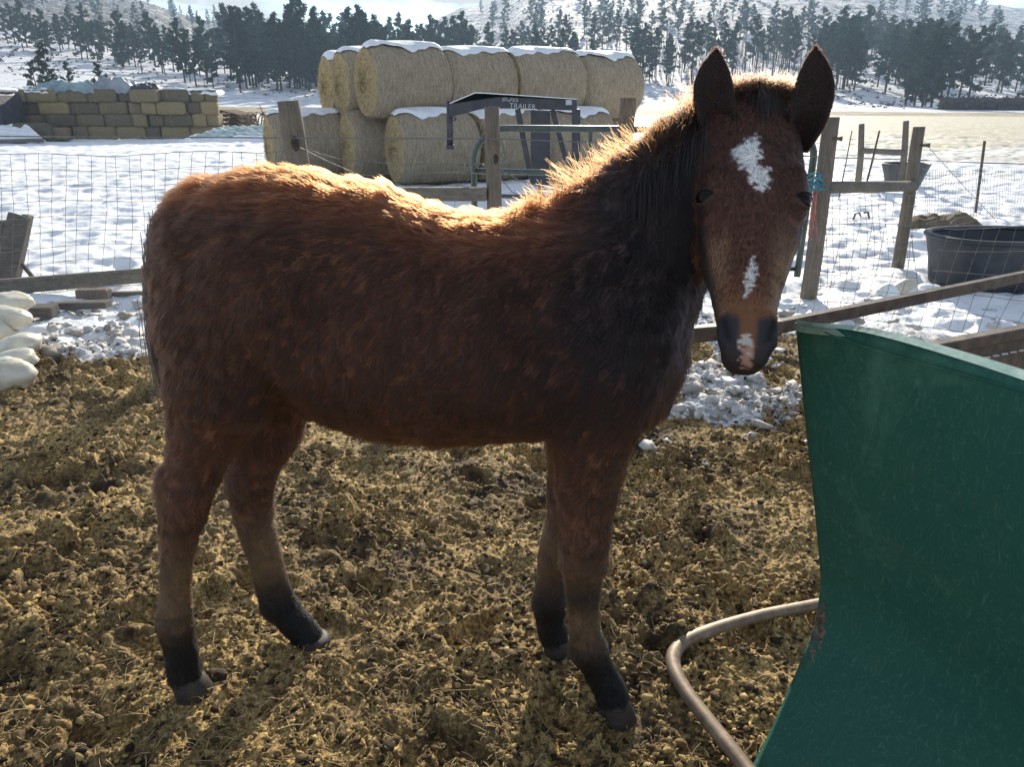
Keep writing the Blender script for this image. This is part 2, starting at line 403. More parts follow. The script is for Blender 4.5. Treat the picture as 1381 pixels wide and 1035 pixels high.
def rocks(n, xs, ys, zs, size, base=I2, face=F2, flat=.6, rough=.30):
    m_ = len(base); V = np.tile(base, (n, 1, 1))
    nz = 1+rough*rng.normal(0, 1, (n, m_, 1)); ph = rng.normal(0, 1, (n, 1, 3)); nz = nz+.22*np.sin((V*2.6*ph).sum(-1, keepdims=True)+ph[:, :, :1])
    V = V*nz*rng.uniform(.65, 1.3, (n, 1, 3))*np.array([1, 1, flat])
    a = rng.uniform(0, 6.28, n); c, s = np.cos(a), np.sin(a); X = V[..., 0]*c[:, None]-V[..., 1]*s[:, None]; Y = V[..., 0]*s[:, None]+V[..., 1]*c[:, None]
    V = np.stack([X, Y, V[..., 2]], -1)*size[:, None, None]+np.stack([xs, ys, zs], 1)[:, None, :]
    F = (face[None]+(np.arange(n)*m_)[:, None, None]).reshape(-1, 3); return V.reshape(-1, 3), F
def crumb_mat(name, c1, c2, c3, rough=.85):
    m = Mat(name); v = m.coords('Object'); c = m.ramp(m.attr('rnd'), [(0, c1), (.55, c2), (1, c3)]); f = m.noise(v, 130, 4, .7)
    m.pbsdf(m.mix(m.math('MULTIPLY', f, .7), c, c1, 'MIX'), rough, m.bump(f, .8, .006), spec=.2); return m.m
n = 48000; xs, ys = pick(n, 1.15, 5.2, bias=.85); dn = fbm(xs*2.2, ys*2.2, 3, 72); keep = rng.random(n) < .30+.6*sstep(-.2, .35, dn); xs, ys = xs[keep], ys[keep]; n = len(xs)
sz = np.minimum(rng.gamma(2.6, .0017, n)+.0022, .011); V, F = rocks(n, xs, ys, ground_z(xs, ys)+sz*.35, sz, ICO, ICF)
o = mesh_np('dung_crumbs', V, F, crumb_mat('dung_crumb', (.024, .017, .011), (.17, .11, .048), (.72, .52, .21)), None, True, {'rnd': np.repeat(rng.random(n), 12)}); tag(o, 'crumbled dung and trodden hay covering the paddock floor', 'dung', kind='stuff')
n = 170; xs, ys = pick(n, 1.2, 5.4, bias=.8); sz = np.minimum(rng.gamma(3.0, .0030, n)+.005, .022); V, F = rocks(n, xs, ys, ground_z(xs, ys)+sz*.3, sz, rough=.13)
o = mesh_np('dung_clods', V, F, crumb_mat('dung_clod', (.028, .019, .013), (.10, .068, .038), (.27, .19, .10)), None, True, {'rnd': np.repeat(rng.random(n), len(I2))}); tag(o, 'darker clods of dung lying across the paddock', 'dung clods', kind='stuff')
# lumps of dirty snow
n = 1100; a = rng.random(n); xs = np.where(a < .5, rng.normal(1.05, .45, n), rng.normal(-2.5, .8, n)); ys = np.where(a < .5, rng.normal(3.6, .40, n), rng.normal(4.5, .28, n))
k = (a > .8); xs = np.where(k, rng.uniform(-3.5, 3.5, n), xs); ys = np.where(k, rng.uniform(4.6, 5.6, n), ys); sz = rng.gamma(2.2, .0075, n)+.006
k = rng.random(n) < np.clip(snow_on_mud(xs, ys)*.75+.08, 0, 1); xs, ys, sz = xs[k], ys[k], sz[k]; n = len(xs)
V, F = rocks(n, xs, ys, ground_z(xs, ys)+sz*.2, sz, rough=.27)
o = mesh_np('snow_lumps', V, F, crumb_mat('dirty_snow', (.30, .27, .23), (.66, .65, .64), (.86, .87, .90), .6), None, True, {'rnd': np.repeat(rng.random(n)**.7, len(I2))}); tag(o, 'trodden lumps of dirty snow along the paddock edge', 'snow lumps', kind='stuff')
# hay stalks: bent three-sided straws
n = 20000; xs, ys = pick(n, 1.15, 5.0, bias=.85); dn = fbm(xs*1.7, ys*1.7, 3, 85); k = rng.random(n) < .22+.8*sstep(-.1, .4, dn); xs, ys = xs[k], ys[k]; n = len(xs)
L = rng.gamma(2, .010, n)+.006; a = rng.uniform(0, 6.28, n); up = rng.normal(.10, .22, n); w = rng.uniform(.0007, .0017, n); V = np.zeros((n, 9, 3)); P0_ = np.stack([xs, ys, ground_z(xs, ys)+.005], 1)
dv = np.stack([np.cos(a)*np.cos(up), np.sin(a)*np.cos(up), np.sin(up)], 1); sd = np.stack([-np.sin(a), np.cos(a), np.zeros(n)], 1); bend = rng.normal(0, .18, (n, 1))
for i in range(3):
    t = i/2; c = P0_+dv*(L*t)[:, None]+sd*bend*(L*t*t)[:, None]+np.array([0, 0, 1])*((L*.15)*t*(1-t)*2)[:, None]
    for k3 in range(3):
        q = 2*math.pi*k3/3; V[:, i*3+k3] = c+sd*(math.cos(q)*w)[:, None]+np.array([0, 0, 1])*(math.sin(q)*w)[:, None]
Q = np.array([[i*3+k3, i*3+(k3+1) % 3, (i+1)*3+(k3+1) % 3, (i+1)*3+k3] for i in range(2) for k3 in range(3)])
o = mesh_np('loose_straw', V.reshape(-1, 3), (Q[None]+(np.arange(n)*9)[:, None, None]).reshape(-1, 4), crumb_mat('straw_stalk', (.16, .11, .05), (.42, .31, .13), (.66, .54, .28), .6), None, True, {'rnd': np.repeat(rng.random(n), 9)}); tag(o, 'loose stalks of hay strewn over the dung', 'straw', kind='stuff')
# ================================================================== pines
BARK = simple('pine_bark', (.022, .016, .013), (.075, .052, .040), 3, .9, .6, .03, stretch=(1, 1, .3))
m = Mat('pine_needles'); c = m.ramp(m.attr('rnd'), [(0, (.012, .028, .020)), (.6, (.024, .052, .036)), (1, (.055, .090, .050))])
d_ = m.n('ShaderNodeBsdfDiffuse'); t_n = m.n('ShaderNodeBsdfTranslucent'); mx = m.n('ShaderNodeMixShader'); mx.inputs[0].default_value = .32
oi = m.n('ShaderNodeObjectInfo'); hs_ = m.n('ShaderNodeHueSaturation'); m.l(m.math('ADD', m.math('MULTIPLY', oi.outputs['Random'], .07), .465), hs_.inputs['Hue']); m.l(m.math('ADD', m.math('MULTIPLY', oi.outputs['Random'], .7), .65), hs_.inputs['Value']); m.l(c, hs_.inputs['Color'])
m.l(hs_.outputs[0], d_.inputs[0]); m.l(hs_.outputs[0], t_n.inputs[0]); m.l(d_.outputs[0], mx.inputs[1]); m.l(t_n.outputs[0], mx.inputs[2]); m.l(mx.outputs[0], m.out.inputs['Surface'])
NEEDLE = m.m
m = Mat('bare_twigs'); m.pbsdf(m.ramp(m.attr('rnd'), [(0, (.07, .05, .045)), (1, (.20, .15, .13))]), .9); TWIG = m.m
def pine_mesh(seed, H, bare, spread, dens, lean=0.0, conic=.5):
    r_ = np.random.default_rng(seed); mb = MB(); fo = []; fr = []
    tp = [np.array([lean*(t**1.5)*H+.05*math.sin(t*7+seed), .05*math.cos(t*5+seed), t*H]) for t in np.linspace(0, 1, 9)]
    tp[0][2] = -.5; rad = [.016*H*(1-t)**.85+.012 for t in np.linspace(0, 1, 9)]; mb.tube(tp, rad, 7)
    nb = int(34*dens)
    for i in range(nb):
        t = bare*.5+(1-bare*.5)*((i+r_.random())/nb); z0 = t*H; q = (t-bare*.5)/(1-bare*.5)
        prof = (math.sin(math.pi*min(1, q*.86+.16))**.75)*(1-conic)+conic*(1-q)**.75
        ln = H*spread*1.45*prof*r_.uniform(.5, 1.2)+.12; a = r_.uniform(0, 6.28)
        if i < nb*.12 and r_.random() < .5: ln *= .5
        el = r_.uniform(-.15, .35)+.55*q; o = np.array([np.interp(t, np.linspace(0, 1, 9), [p[0] for p in tp]), 0, z0])
        dd = np.array([math.cos(a)*math.cos(el), math.sin(a)*math.cos(el), math.sin(el)]); e = o+dd*ln
        if ln > .3: mb.tube([o, o+dd*ln*.5+np.array([0, 0, -.03*ln]), e], [.004*H*(1-q)+.012, .012, .006], 4, cap=False)
        k = int(4+13*ln/(H*.16))
        for j in range(k):
            s_ = r_.uniform(.30, 1.05); c_ = o+dd*ln*s_+r_.normal(0, .045*H*.35, 3)*np.array([1, 1, .6]); fo.append(c_); fr.append((.34+.5*r_.random())*H*.040)
    fo = np.array(fo); fr = np.array(fr); n_ = len(fo); V = []; 
    K = 14; dirs = r_.normal(0, 1, (n_, K, 3)); dirs /= np.linalg.norm(dirs, axis=2)[..., None]; side = np.cross(dirs, r_.normal(0, 1, (n_, K, 3))); side /= np.linalg.norm(side, axis=2)[..., None]
    Lr = (fr[:, None]*r_.uniform(.8, 1.7, (n_, K)))[..., None]; wd = Lr*.19; c_ = fo[:, None, :]
    V = np.stack([c_+side*wd*.3, c_+dirs*Lr*.6+side*wd, c_+dirs*Lr, c_+dirs*Lr*.5-side*wd], 2).reshape(-1, 3)
    F = np.arange(len(V)).reshape(-1, 4); rn = np.repeat(np.clip(r_.random((n_, 1))*.6+r_.random((n_, K))*.5, 0, 1).ravel(), 4)
    return mb, V, F, rn
PROTO = []
for i, a in enumerate([(1, 9.5, .30, .15, 1.0, 0, .5), (2, 11, .38, .13, 1.0, .02, .45), (3, 8.0, .22, .17, 1.1, 0, .6), (4, 10.5, .45, .15, .85, -.02, .3), (5, 7.0, .12, .19, 1.1, .01, .8), (6, 12, .42, .11, .95, .01, .5), (7, 9.0, .5, .17, .75, .04, .2), (8, 5.0, .04, .24, .9, 0, .95)]):
    mb, V, F, rn = pine_mesh(*a); PROTO.append((mb, V, F, rn, a[1]))
_src = {}
def add_pine(k, x, y, h, rz, label, group, name='pine_tree'):
    root = bpy.data.objects.new(name, None); COL.objects.link(root); tag(root, label, 'tree' if name != 'young_pine' else 'tree', group)
    root.location = (x, y, float(terrain(x, y))); s = h/PROTO[k][4]; root.scale = (s, s, s); root.rotation_euler = (0, 0, rz)
    if k not in _src:
        mb, V, F, rn, H = PROTO[k]
        t = mb.build('trunk', BARK, root, True); c = mesh_np('crown', V, F, NEEDLE, root, False, {'rnd': rn}); _src[k] = (t, c)
    else:
        for s_ in _src[k]:
            o = s_.copy(); COL.objects.link(o); o.parent = root
    return root
def bearing(px): return math.atan((px-690.5)/1070.0)
# stands: (px range, distance range, height range, count, kinds, label)
STANDS = [
 ((-5, 50), (146, 165), (6.0, 7.8), 5, (0, 1, 2, 6), 'dark pine in the small clump at the far left of the hillside'),
 ((52, 84), (142, 160), (5.5, 7.5), 5, (0, 2, 5), 'pine in the tight clump on the slope above the tarped bale wall'),
 ((92, 150), (138, 165), (6, 8), 9, (0, 1, 3, 5), 'pine in the row standing on the snowy shelf above the bale wall'),
 ((140, 215), (124, 175), (6, 8.5), 13, (0, 1, 2, 3, 6), 'pine in the broken row left of the gap, before the rocky ridge'),
 ((215, 312), (110, 160), (6.5, 9), 17, (0, 1, 3, 5, 6), 'tall pine of the loose wood over the pallets and the wall end'),
 ((316, 440), (108, 150), (9, 12), 38, (0, 1, 2, 3, 5), 'dense dark pine against the bright sky, left of the round bales'),
 ((430, 520), (112, 160), (9, 12), 24, (0, 1, 5, 3), 'dark pine of the wood behind the left end of the round bales'),
 ((470, 640), (125, 190), (10, 13), 36, (0, 1, 2, 5, 3), 'tall dark pine against the sky behind the round bales'),
 ((640, 760), (128, 260), (7.5, 11), 19, (0, 1, 3, 5), 'thin pine on the steep snowy slope above the middle bales'),
 ((760, 935), (128, 290), (7.5, 11), 28, (0, 1, 3, 5, 6), 'pine of the open slope between the bales and the foal'),
 ((940, 1090), (130, 280), (7.5, 11.5), 28, (0, 1, 3, 5, 6), 'pine on the slope seen over and between the foal\'s ears'),
 ((1090, 1262), (126, 230), (8.5, 12.5), 50, (0, 1, 2, 3, 5, 6), 'pine of the thick wood just right of the foal\'s head'),
 ((1215, 1262), (104, 118), (8, 10.5), 6, (0, 2, 3), 'pine standing low at the foot of the wood by the field edge'),
 ((1265, 1400), (118, 190), (8, 11.5), 22, (0, 1, 2, 3, 6), 'pine in the open stand at the right end of the hill')]
tr_ = np.random.default_rng(5)
for (p0, p1), (d0, d1), (h0, h1), cnt, kinds, lab in STANDS:
    for i in range(cnt):
        px = p0+(p1-p0)*((i+tr_.random())/cnt); d = math.exp(math.log(d0)+math.log(d1/d0)*tr_.random()**1.25); a = bearing(px)
        add_pine(int(tr_.choice(kinds)), d*math.sin(a), d*math.cos(a), tr_.uniform(h0, h1)*(.78 if i % 3 else .92), tr_.uniform(0, 6.28), lab, lab.replace('pine', 'pines', 1))
for px, d, h, lab in ((53, 66, 3.6, 'low dark bushy conifer just above the tarps, left one of the small conifers'), (72, 74, 4.6, 'leaning young conifer on the bank above the tarps'), (99, 76, 3.3, 'yellowish young conifer beside the leaning one above the tarps'), (138, 67, 3.6, 'small pointed conifer standing right behind the bale wall'),
                       (63, 65, 2.4, 'squat bush-like conifer between the small conifers above the tarps'), (150, 68, 1.8, 'lowest conifer, touching the pointed one behind the bale wall')):
    a = bearing(px); add_pine(7 if h < 4 else 4, d*math.sin(a), d*math.cos(a), h, px, lab, None, 'young_pine')
# more distant wood and scrub that nobody could count
def mass(name, n, sampler, scale, label, cat):
    Vs, Fs, Rs, off = [], [], [], 0
    for i in range(n):
        px, d, h = sampler(); a = bearing(px); x, y = d*math.sin(a), d*math.cos(a); mb, V, F, rn, H = PROTO[int(tr_.choice((0, 1, 2, 4, 5)))]
        sel = tr_.random(len(F)) < scale; keep = F[sel]; V2 = V[keep.ravel()]*(h/H)@rotz(tr_.uniform(0, 6)).T+np.array([x, y, float(terrain(x, y))])
        V2 = (V2.reshape(-1, 4, 3)-V2.reshape(-1, 4, 3).mean(1, keepdims=True))*1.35+V2.reshape(-1, 4, 3).mean(1, keepdims=True); V2 = V2.reshape(-1, 3)
        t = np.array([[x-.09, y, float(terrain(x, y))-.5], [x+.09, y, float(terrain(x, y))-.5], [x+.04, y, float(terrain(x, y))+h*.8], [x-.04, y, float(terrain(x, y))+h*.8]])
        t2 = t+np.array([[0, .1, 0]]*4)
        V2 = np.vstack([V2, t, t2]); Fq = np.arange(len(V2)).reshape(-1, 4); Vs.append(V2); Fs.append(Fq+off); off += len(V2); Rs.append(np.concatenate([rn.reshape(-1, 4)[sel].ravel(), np.zeros(8)]))
    o = mesh_np(name, np.vstack(Vs), np.vstack(Fs), NEEDLE, None, False, {'rnd': np.concatenate(Rs)}); tag(o, label, cat, kind='stuff')
def ridge():
    if tr_.random() < .42: return tr_.uniform(-30, 320), tr_.uniform(215, 420), tr_.uniform(3.5, 7.5)
    return tr_.uniform(650, 1330), tr_.uniform(230, 460), tr_.uniform(6, 11)
mass('distant_forest', 150, ridge, .34, 'far scattered pines on the upper slopes', 'forest')
# scrub: low dark tufts on the slopes
n = 5200; px = tr_.uniform(-60, 1440, n); d = np.exp(tr_.uniform(math.log(100), math.log(400), n)); keep = (fbm(px*.02, d*.05, 3, 90) > -.12) | (tr_.random(n) < .25); px, d = px[keep], d[keep]; n = len(px)
a = np.arctan((px-690.5)/1070); x, y = d*np.sin(a), d*np.cos(a); z = terrain(x, y); K = 8; h = tr_.uniform(.12, .55, n)*np.clip(d/180, .6, 1.6)
dirs = tr_.normal(0, 1, (n, K, 3)); dirs[..., 2] = np.abs(dirs[..., 2]); dirs /= np.linalg.norm(dirs, axis=2)[..., None]; sd = np.cross(dirs, tr_.normal(0, 1, (n, K, 3))); sd /= np.linalg.norm(sd, axis=2)[..., None]
c_ = np.stack([x, y, z], 1)[:, None]; L = h[:, None, None]*tr_.uniform(.6, 1.3, (n, K, 1)); V = np.stack([c_+0*dirs, c_+dirs*L*.6+sd*L*.3, c_+dirs*L, c_+dirs*L*.5-sd*L*.3], 2).reshape(-1, 3)
o = mesh_np('hillside_scrub', V, np.arange(len(V)).reshape(-1, 4), TWIG, None, False, {'rnd': tr_.random(len(V))}); tag(o, 'bare scrub and rocks dotting the snowy slopes', 'scrub', kind='stuff')
# leafless reddish saplings among the pines of the right hill
n = 420; px = np.where(tr_.random(n) < .8, tr_.uniform(860, 1130, n), tr_.uniform(560, 860, n)); d = tr_.uniform(130, 200, n); a = np.arctan((px-690.5)/1070); x, y = d*np.sin(a), d*np.cos(a); z = terrain(x, y); mb = MB()
for i in range(n):
    h = tr_.uniform(3.5, 7.5); b_ = np.array([x[i], y[i], z[i]-.2]); tp = b_+np.array([tr_.normal(0, .3), 0, h]); mb.tube([b_, (b_+tp)/2, tp], [.07, .045, .012], 3, False, a=tr_.random())
    for j in range(9):
        q = tr_.uniform(.3, .95); o_ = b_+(tp-b_)*q; e = o_+np.array([tr_.normal(0, .5), tr_.normal(0, .5), tr_.uniform(.4, 1.3)])*(1.1-q)*1.3; mb.tube([o_, e], [.028, .008], 3, False, a=tr_.random())
o = mb.build('bare_saplings', TWIG); tag(o, 'thicket of bare reddish saplings among the pines', 'saplings', kind='stuff')
# brush line at the hill foot, right
n = 2600; px = tr_.uniform(1270, 1420, n); d = tr_.uniform(98, 104, n); a = np.arctan((px-690.5)/1070); x, y = d*np.sin(a), d*np.cos(a); z = terrain(x, y)+tr_.uniform(0, .9, n); K = 5
dirs = tr_.normal(0, 1, (n, K, 3)); dirs /= np.linalg.norm(dirs, axis=2)[..., None]; sd = np.cross(dirs, tr_.normal(0, 1, (n, K, 3))); sd /= np.linalg.norm(sd, axis=2)[..., None]
c_ = np.stack([x, y, z], 1)[:, None]; L = .5*tr_.uniform(.6, 1.3, (n, K, 1)); V = np.stack([c_+0*dirs, c_+dirs*L*.6+sd*L*.15, c_+dirs*L, c_+dirs*L*.5-sd*L*.15], 2).reshape(-1, 3)
o = mesh_np('brush_line', V, np.arange(len(V)).reshape(-1, 4), TWIG, None, False, {'rnd': tr_.random(len(V))*.5}); tag(o, 'low dark line of brush where the field meets the hill', 'brush', kind='stuff')
# ================================================================== the foal
# ---- distance field body, meshed with surface nets
def echain(P, nodes, power=2.0, close=True):
    """nodes: (pos, side_radius, up_radius, up_vector) -> distance-like value"""
    best = np.full(P.shape[:-1], 9.0)
    for i in range(len(nodes)-1):
        p0, a0, b0, u0 = nodes[i]; p1, a1, b1, u1 = nodes[i+1]
        p0 = np.asarray(p0, float); p1 = np.asarray(p1, float); d = p1-p0; L = np.linalg.norm(d); d = d/L
        q = P-p0; s = q@d; t = np.clip(s/L, 0, 1)
        ax = s-t*L
        u = (1-t)[..., None]*np.asarray(u0, float)+t[..., None]*np.asarray(u1, float)
        u = u-(u@d)[..., None]*d; u = u/np.linalg.norm(u, axis=-1)[..., None]
        sv = np.cross(d, u)
        qr = q-s[..., None]*d
        ra = a0+(a1-a0)*t; rb = b0+(b1-b0)*t
        A = np.abs((qr*sv).sum(-1))/ra; B = np.abs((qr*u).sum(-1))/rb; C = np.abs(ax)/np.minimum(ra, rb)
        k = (A**power+B**power+C**power)**(1/power)+1e-6
        ln = np.sqrt((qr*qr).sum(-1)+ax*ax)
        dd = np.where(k < .3, (k-1)*np.minimum(ra, rb), ln*(1-1/k))
        best = np.minimum(best, dd)
    return best
def smin(a, b, k):
    h = np.clip(.5+.5*(b-a)/k, 0, 1); return b*(1-h)+a*h-k*h*(1-h)
def smax(a, b, k): return -smin(-a, -b, k)
class Field:
    def __init__(s, lo, hi, h):
        s.lo = np.array(lo); s.h = h; s.n = np.ceil((np.array(hi)-s.lo)/h).astype(int)+1
        s.v = np.full(s.n, 1.0, np.float32)
    def sub(s, lo, hi):
        i0 = np.maximum(((np.array(lo)-s.lo)/s.h).astype(int)-1, 0); i1 = np.minimum(((np.array(hi)-s.lo)/s.h).astype(int)+2, s.n)
        sl = tuple(slice(a, b) for a, b in zip(i0, i1))
        ax = [s.lo[k]+s.h*np.arange(i0[k], i1[k]) for k in range(3)]
        P = np.stack(np.meshgrid(*ax, indexing='ij'), -1); return sl, P
    def chain(s, nodes, k=.03, power=2.0, cut=False):
        pts = np.array([n[0] for n in nodes]); r = max(max(n[1], n[2]) for n in nodes)+.05
        sl, P = s.sub(pts.min(0)-r, pts.max(0)+r)
        d = echain(P, nodes, power)
        s.v[sl] = smax(s.v[sl], -d, k) if cut else smin(s.v[sl], d, k)
    def mesh(s):
        v = s.v; n = v.shape; neg = v < 0
        c = [slice(0, -1), slice(1, None)]
        corner = [(i, j, k) for i in (0, 1) for j in (0, 1) for k in (0, 1)]
        cnt = sum(neg[c[i], c[j], c[k]].astype(np.int8) for i, j, k in corner)
        act = (cnt > 0) & (cnt < 8); idx = np.argwhere(act); m = len(idx)
        vid = np.full(act.shape, -1, np.int32); vid[act] = np.arange(m)
        acc = np.zeros((m, 3)); w = np.zeros(m)
        for a in corner:
            for ax in range(3):
                if a[ax] == 0:
                    b = list(a); b[ax] = 1
                    va = v[idx[:, 0]+a[0], idx[:, 1]+a[1], idx[:, 2]+a[2]]; vb = v[idx[:, 0]+b[0], idx[:, 1]+b[1], idx[:, 2]+b[2]]
                    cr = (va < 0) != (vb < 0); t = np.where(cr, va/(va-vb+1e-12), 0)
                    p = np.tile(np.array(a, float), (m, 1)); p[:, ax] = t; acc += p*cr[:, None]; w += cr
        V = s.lo+s.h*(idx+acc/w[:, None])
        F = []
        for ax in range(3):
            sl0 = [slice(None)]*3; sl1 = [slice(None)]*3; sl0[ax] = slice(0, -1); sl1[ax] = slice(1, None)
            e = neg[tuple(sl0)] != neg[tuple(sl1)]; E = np.argwhere(e)
            o1, o2 = (ax+1) % 3, (ax+2) % 3
            ok = (E[:, o1] > 0) & (E[:, o2] > 0) & (E[:, o1] < n[o1]-1) & (E[:, o2] < n[o2]-1); E = E[ok]
            q = []
            for (d1, d2) in ((0, 0), (1, 0), (1, 1), (0, 1)):
                c_ = E.copy(); c_[:, o1] -= d1; c_[:, o2] -= d2; q.append(vid[c_[:, 0], c_[:, 1], c_[:, 2]])
            q = np.stack(q, 1); sg = neg[E[:, 0], E[:, 1], E[:, 2]]
            q[~sg] = q[~sg][:, ::-1]; F.append(q)
        return V, np.vstack(F)

Z = np.array([0, 0, 1.0])
# trunk from the seen outline: for a station x the ellipse tangent to the sight lines of the outline above and below
TOP = np.array([0, 5.0])+np.array([(196, 380), (199, 330), (206, 297), (220, 278), (242, 260), (270, 245), (300, 234), (335, 225), (372, 221), (410, 224), (450, 234), (480, 246),
                (520, 260), (560, 272), (600, 281), (640, 286), (680, 286), (720, 283), (760, 276), (800, 268), (850, 262), (900, 290), (930, 360)], float)
BOT = np.array([(196, 400), (210, 480), (230, 560), (300, 560), (360, 525), (392, 515), (420, 538), (455, 563), (500, 584), (560, 599), (620, 599), (680, 592), (740, 590),
                (800, 600), (850, 592), (885, 560), (915, 505), (932, 440)], float)
def slope(py): return math.tan(-(TH+math.atan((py-517.5)/1000)))
def station(x, yc, w):
    zt, zb = 1.25, .75; zc_, h = 1.0, .25
    for _ in range(30):
        dt = yc*CT+(HC-zt)*ST; db = (yc-w*.3)*CT+(HC-zb)*ST
        mt = slope(np.interp(690.5+1000*x/dt, TOP[:, 0], TOP[:, 1])); mb = slope(np.interp(690.5+1000*x/db, BOT[:, 0], BOT[:, 1]))
        T = HC+mt*yc; B = HC+mb*yc
        h = (T-B)/(math.sqrt(1+(mt*w/h)**2)+math.sqrt(1+(mb*w/h)**2))
        zc_ = T-math.sqrt(h*h+mt*mt*w*w); zt = zc_+h; zb = zc_-h
    return zc_, h
YB = lambda x: 1.555-.045*x          # the spine's distance, the chest a little nearer
tr = []
for x, w in ((-.745, .075), (-.70, .135), (-.575, .160), (-.51, .188), (-.46, .20), (-.36, .195), (-.26, .20), (-.15, .215), (-.03, .222), (.08, .212), (.17, .19), (.25, .165), (.32, .135), (.365, .10)):
    zc_, h = station(x, YB(x), w); tr.append((np.array([x, YB(x), zc_]), w, h, Z))
HV = .006
fld = Field((-.95, 1.10, -.02), (.75, 1.95, 1.62), HV)
fld.chain(tr[2:11], .02, 2.15)
FUR = 1.4
def limb(pts, Y, k=.03, cut=False):
    """pts: (px, py, half width in px, y offset, side ratio)"""
    nodes = []
    for (px, py, hw, dy, q) in pts:
        p = Wy(px, py, Y+dy); zc = pix(p)[2]; r = (hw-FUR)*zc/1000
        nodes.append((p, r*q, r, np.array([1.0, 0, 0])))
    fld.chain(nodes, k, cut=cut)
    return nodes
# near hind leg: thigh, gaskin, hock, cannon, fetlock, pastern
limb([(290, 370, 82, .03, .62), (298, 430, 90, -.008, .60), (308, 480, 82, -.022, .60), (300, 535, 70, -.02, .62)], YB(-.6)-.085, .028)
limb([(240, 370, 26, .06, 1.6), (254, 430, 38, .03, 1.3), (272, 520, 42, .0, 1.0)], YB(-.6)-.07, .04)
nh = limb([(290, 545, 66, .03, .70), (274, 590, 48, .02, .72), (262, 628, 38, .01, .72), (252, 662, 36, 0, .74), (247, 690, 33, 0, .80), (242, 715, 27, 0, .78), (239, 745, 22.5, 0, .80), (237, 800, 20.5, 0, .85),
      (236, 822, 23, 0, .92), (236, 842, 25.5, 0, .95), (241, 865, 21, 0, .95), (246, 885, 20.5, 0, 1.0), (248, 908, 22, 0, 1.0)], 1.475, .02)
# far hind leg
limb([(350, 470, 70, .0, .6), (365, 540, 54, 0, .62), (352, 590, 48, 0, .65)], 1.68, .04)
fh = limb([(358, 575, 47, .01, .68), (343, 625, 37, 0, .75), (337, 655, 33, 0, .80), (342, 700, 27, 0, .82), (355, 745, 24, 0, .86), (366, 785, 23, 0, .9), (376, 815, 24.5, 0, .92),
      (391, 832, 21.5, 0, .95), (405, 846, 20.5, 0, 1.0), (413, 856, 20.5, 0, 1.0)], 1.665, .02)
# near fore leg: shoulder, forearm, knee, cannon, fetlock, pastern
limb([(848, 400, 66, .01, .5), (838, 450, 74, -.028, .5), (822, 510, 72, -.040, .5), (804, 575, 60, -.035, .55), (796, 620, 48, -.02, .62)], YB(.25)-.10, .03)
nf = limb([(798, 600, 50, .02, .66), (793, 650, 43, .01, .76), (790, 700, 37, 0, .80), (789, 728, 34, 0, .90), (787, 756, 33.5, 0, .92), (786, 782, 26, 0, .86), (786, 822, 21.5, 0, .82), (788, 850, 22, 0, .9),
      (793, 873, 26.5, 0, .95), (805, 900, 21, 0, .95), (818, 922, 21.5, 0, 1.0), (824, 938, 22.5, 0, 1.0)], 1.395, .02)
# far fore leg
ff = limb([(775, 560, 40, .0, .7), (768, 640, 31, 0, .8), (764, 700, 27, 0, .85), (756, 728, 27, 0, .9), (750, 752, 26, 0, .9), (744, 780, 20.5, 0, .86), (740, 812, 22.5, 0, .95), (742, 838, 18.5, 0, .95), (747, 858, 19.5, 0, 1.0)], 1.625, .03)
limb([(226, 642, 13, 0, .9), (224, 660, 14, 0, .9), (230, 690, 12, 0, .9)], 1.475, .02)
limb([(316, 628, 12, 0, .9), (316, 645, 13, 0, .9), (326, 675, 11, 0, .9)], 1.665, .02)
# breast, shoulders and neck
limb([(856, 520, 52, 0, 1.0), (874, 470, 50, 0, 1.15), (886, 420, 43, 0, 1.1)], YB(.3)-.02, .05)
nk = []
for (px, py, Y, a, b, up) in ((780, 400, YB(.15), .125, .20, (-.55, 0, .85)), (845, 350, YB(.25), .105, .185, (-.6, 0, .8)), (895, 285, 1.53, .088, .145, (-.66, 0, .75)),
                               (945, 228, 1.535, .078, .120, (-.62, .15, .78)), (995, 190, 1.53, .07, .10, (-.45, .45, .8))):
    nk.append((Wy(px, py, Y), a, b, np.array(up, float)))
fld.chain(nk, .04)
# ---- head frame: u runs from poll to muzzle, w stands out of the face, s to the picture's right
PO = Wz(1024, 118, 1.425); MU = Wz(1008, 478, 1.24)
hu = MU-PO; HL = np.linalg.norm(hu); hu /= HL
view = (PO+MU)/2-np.array([0, 0, HC]); view /= np.linalg.norm(view)
hw_ = -view-(-view@hu)*hu; hw_ /= np.linalg.norm(hw_); hs = np.cross(hu, -hw_); hs = hs if hs[0] > 0 else -hs
_q = R(-6); hw_, hs = hw_*math.cos(_q)-hs*math.sin(_q), hs*math.cos(_q)+hw_*math.sin(_q)
def HP(u, s, w): return PO+hu*u*HL+hs*s+hw_*w
def HU(P): q = np.asarray(P)-PO; return (q@hu)/HL, q@hs, q@hw_
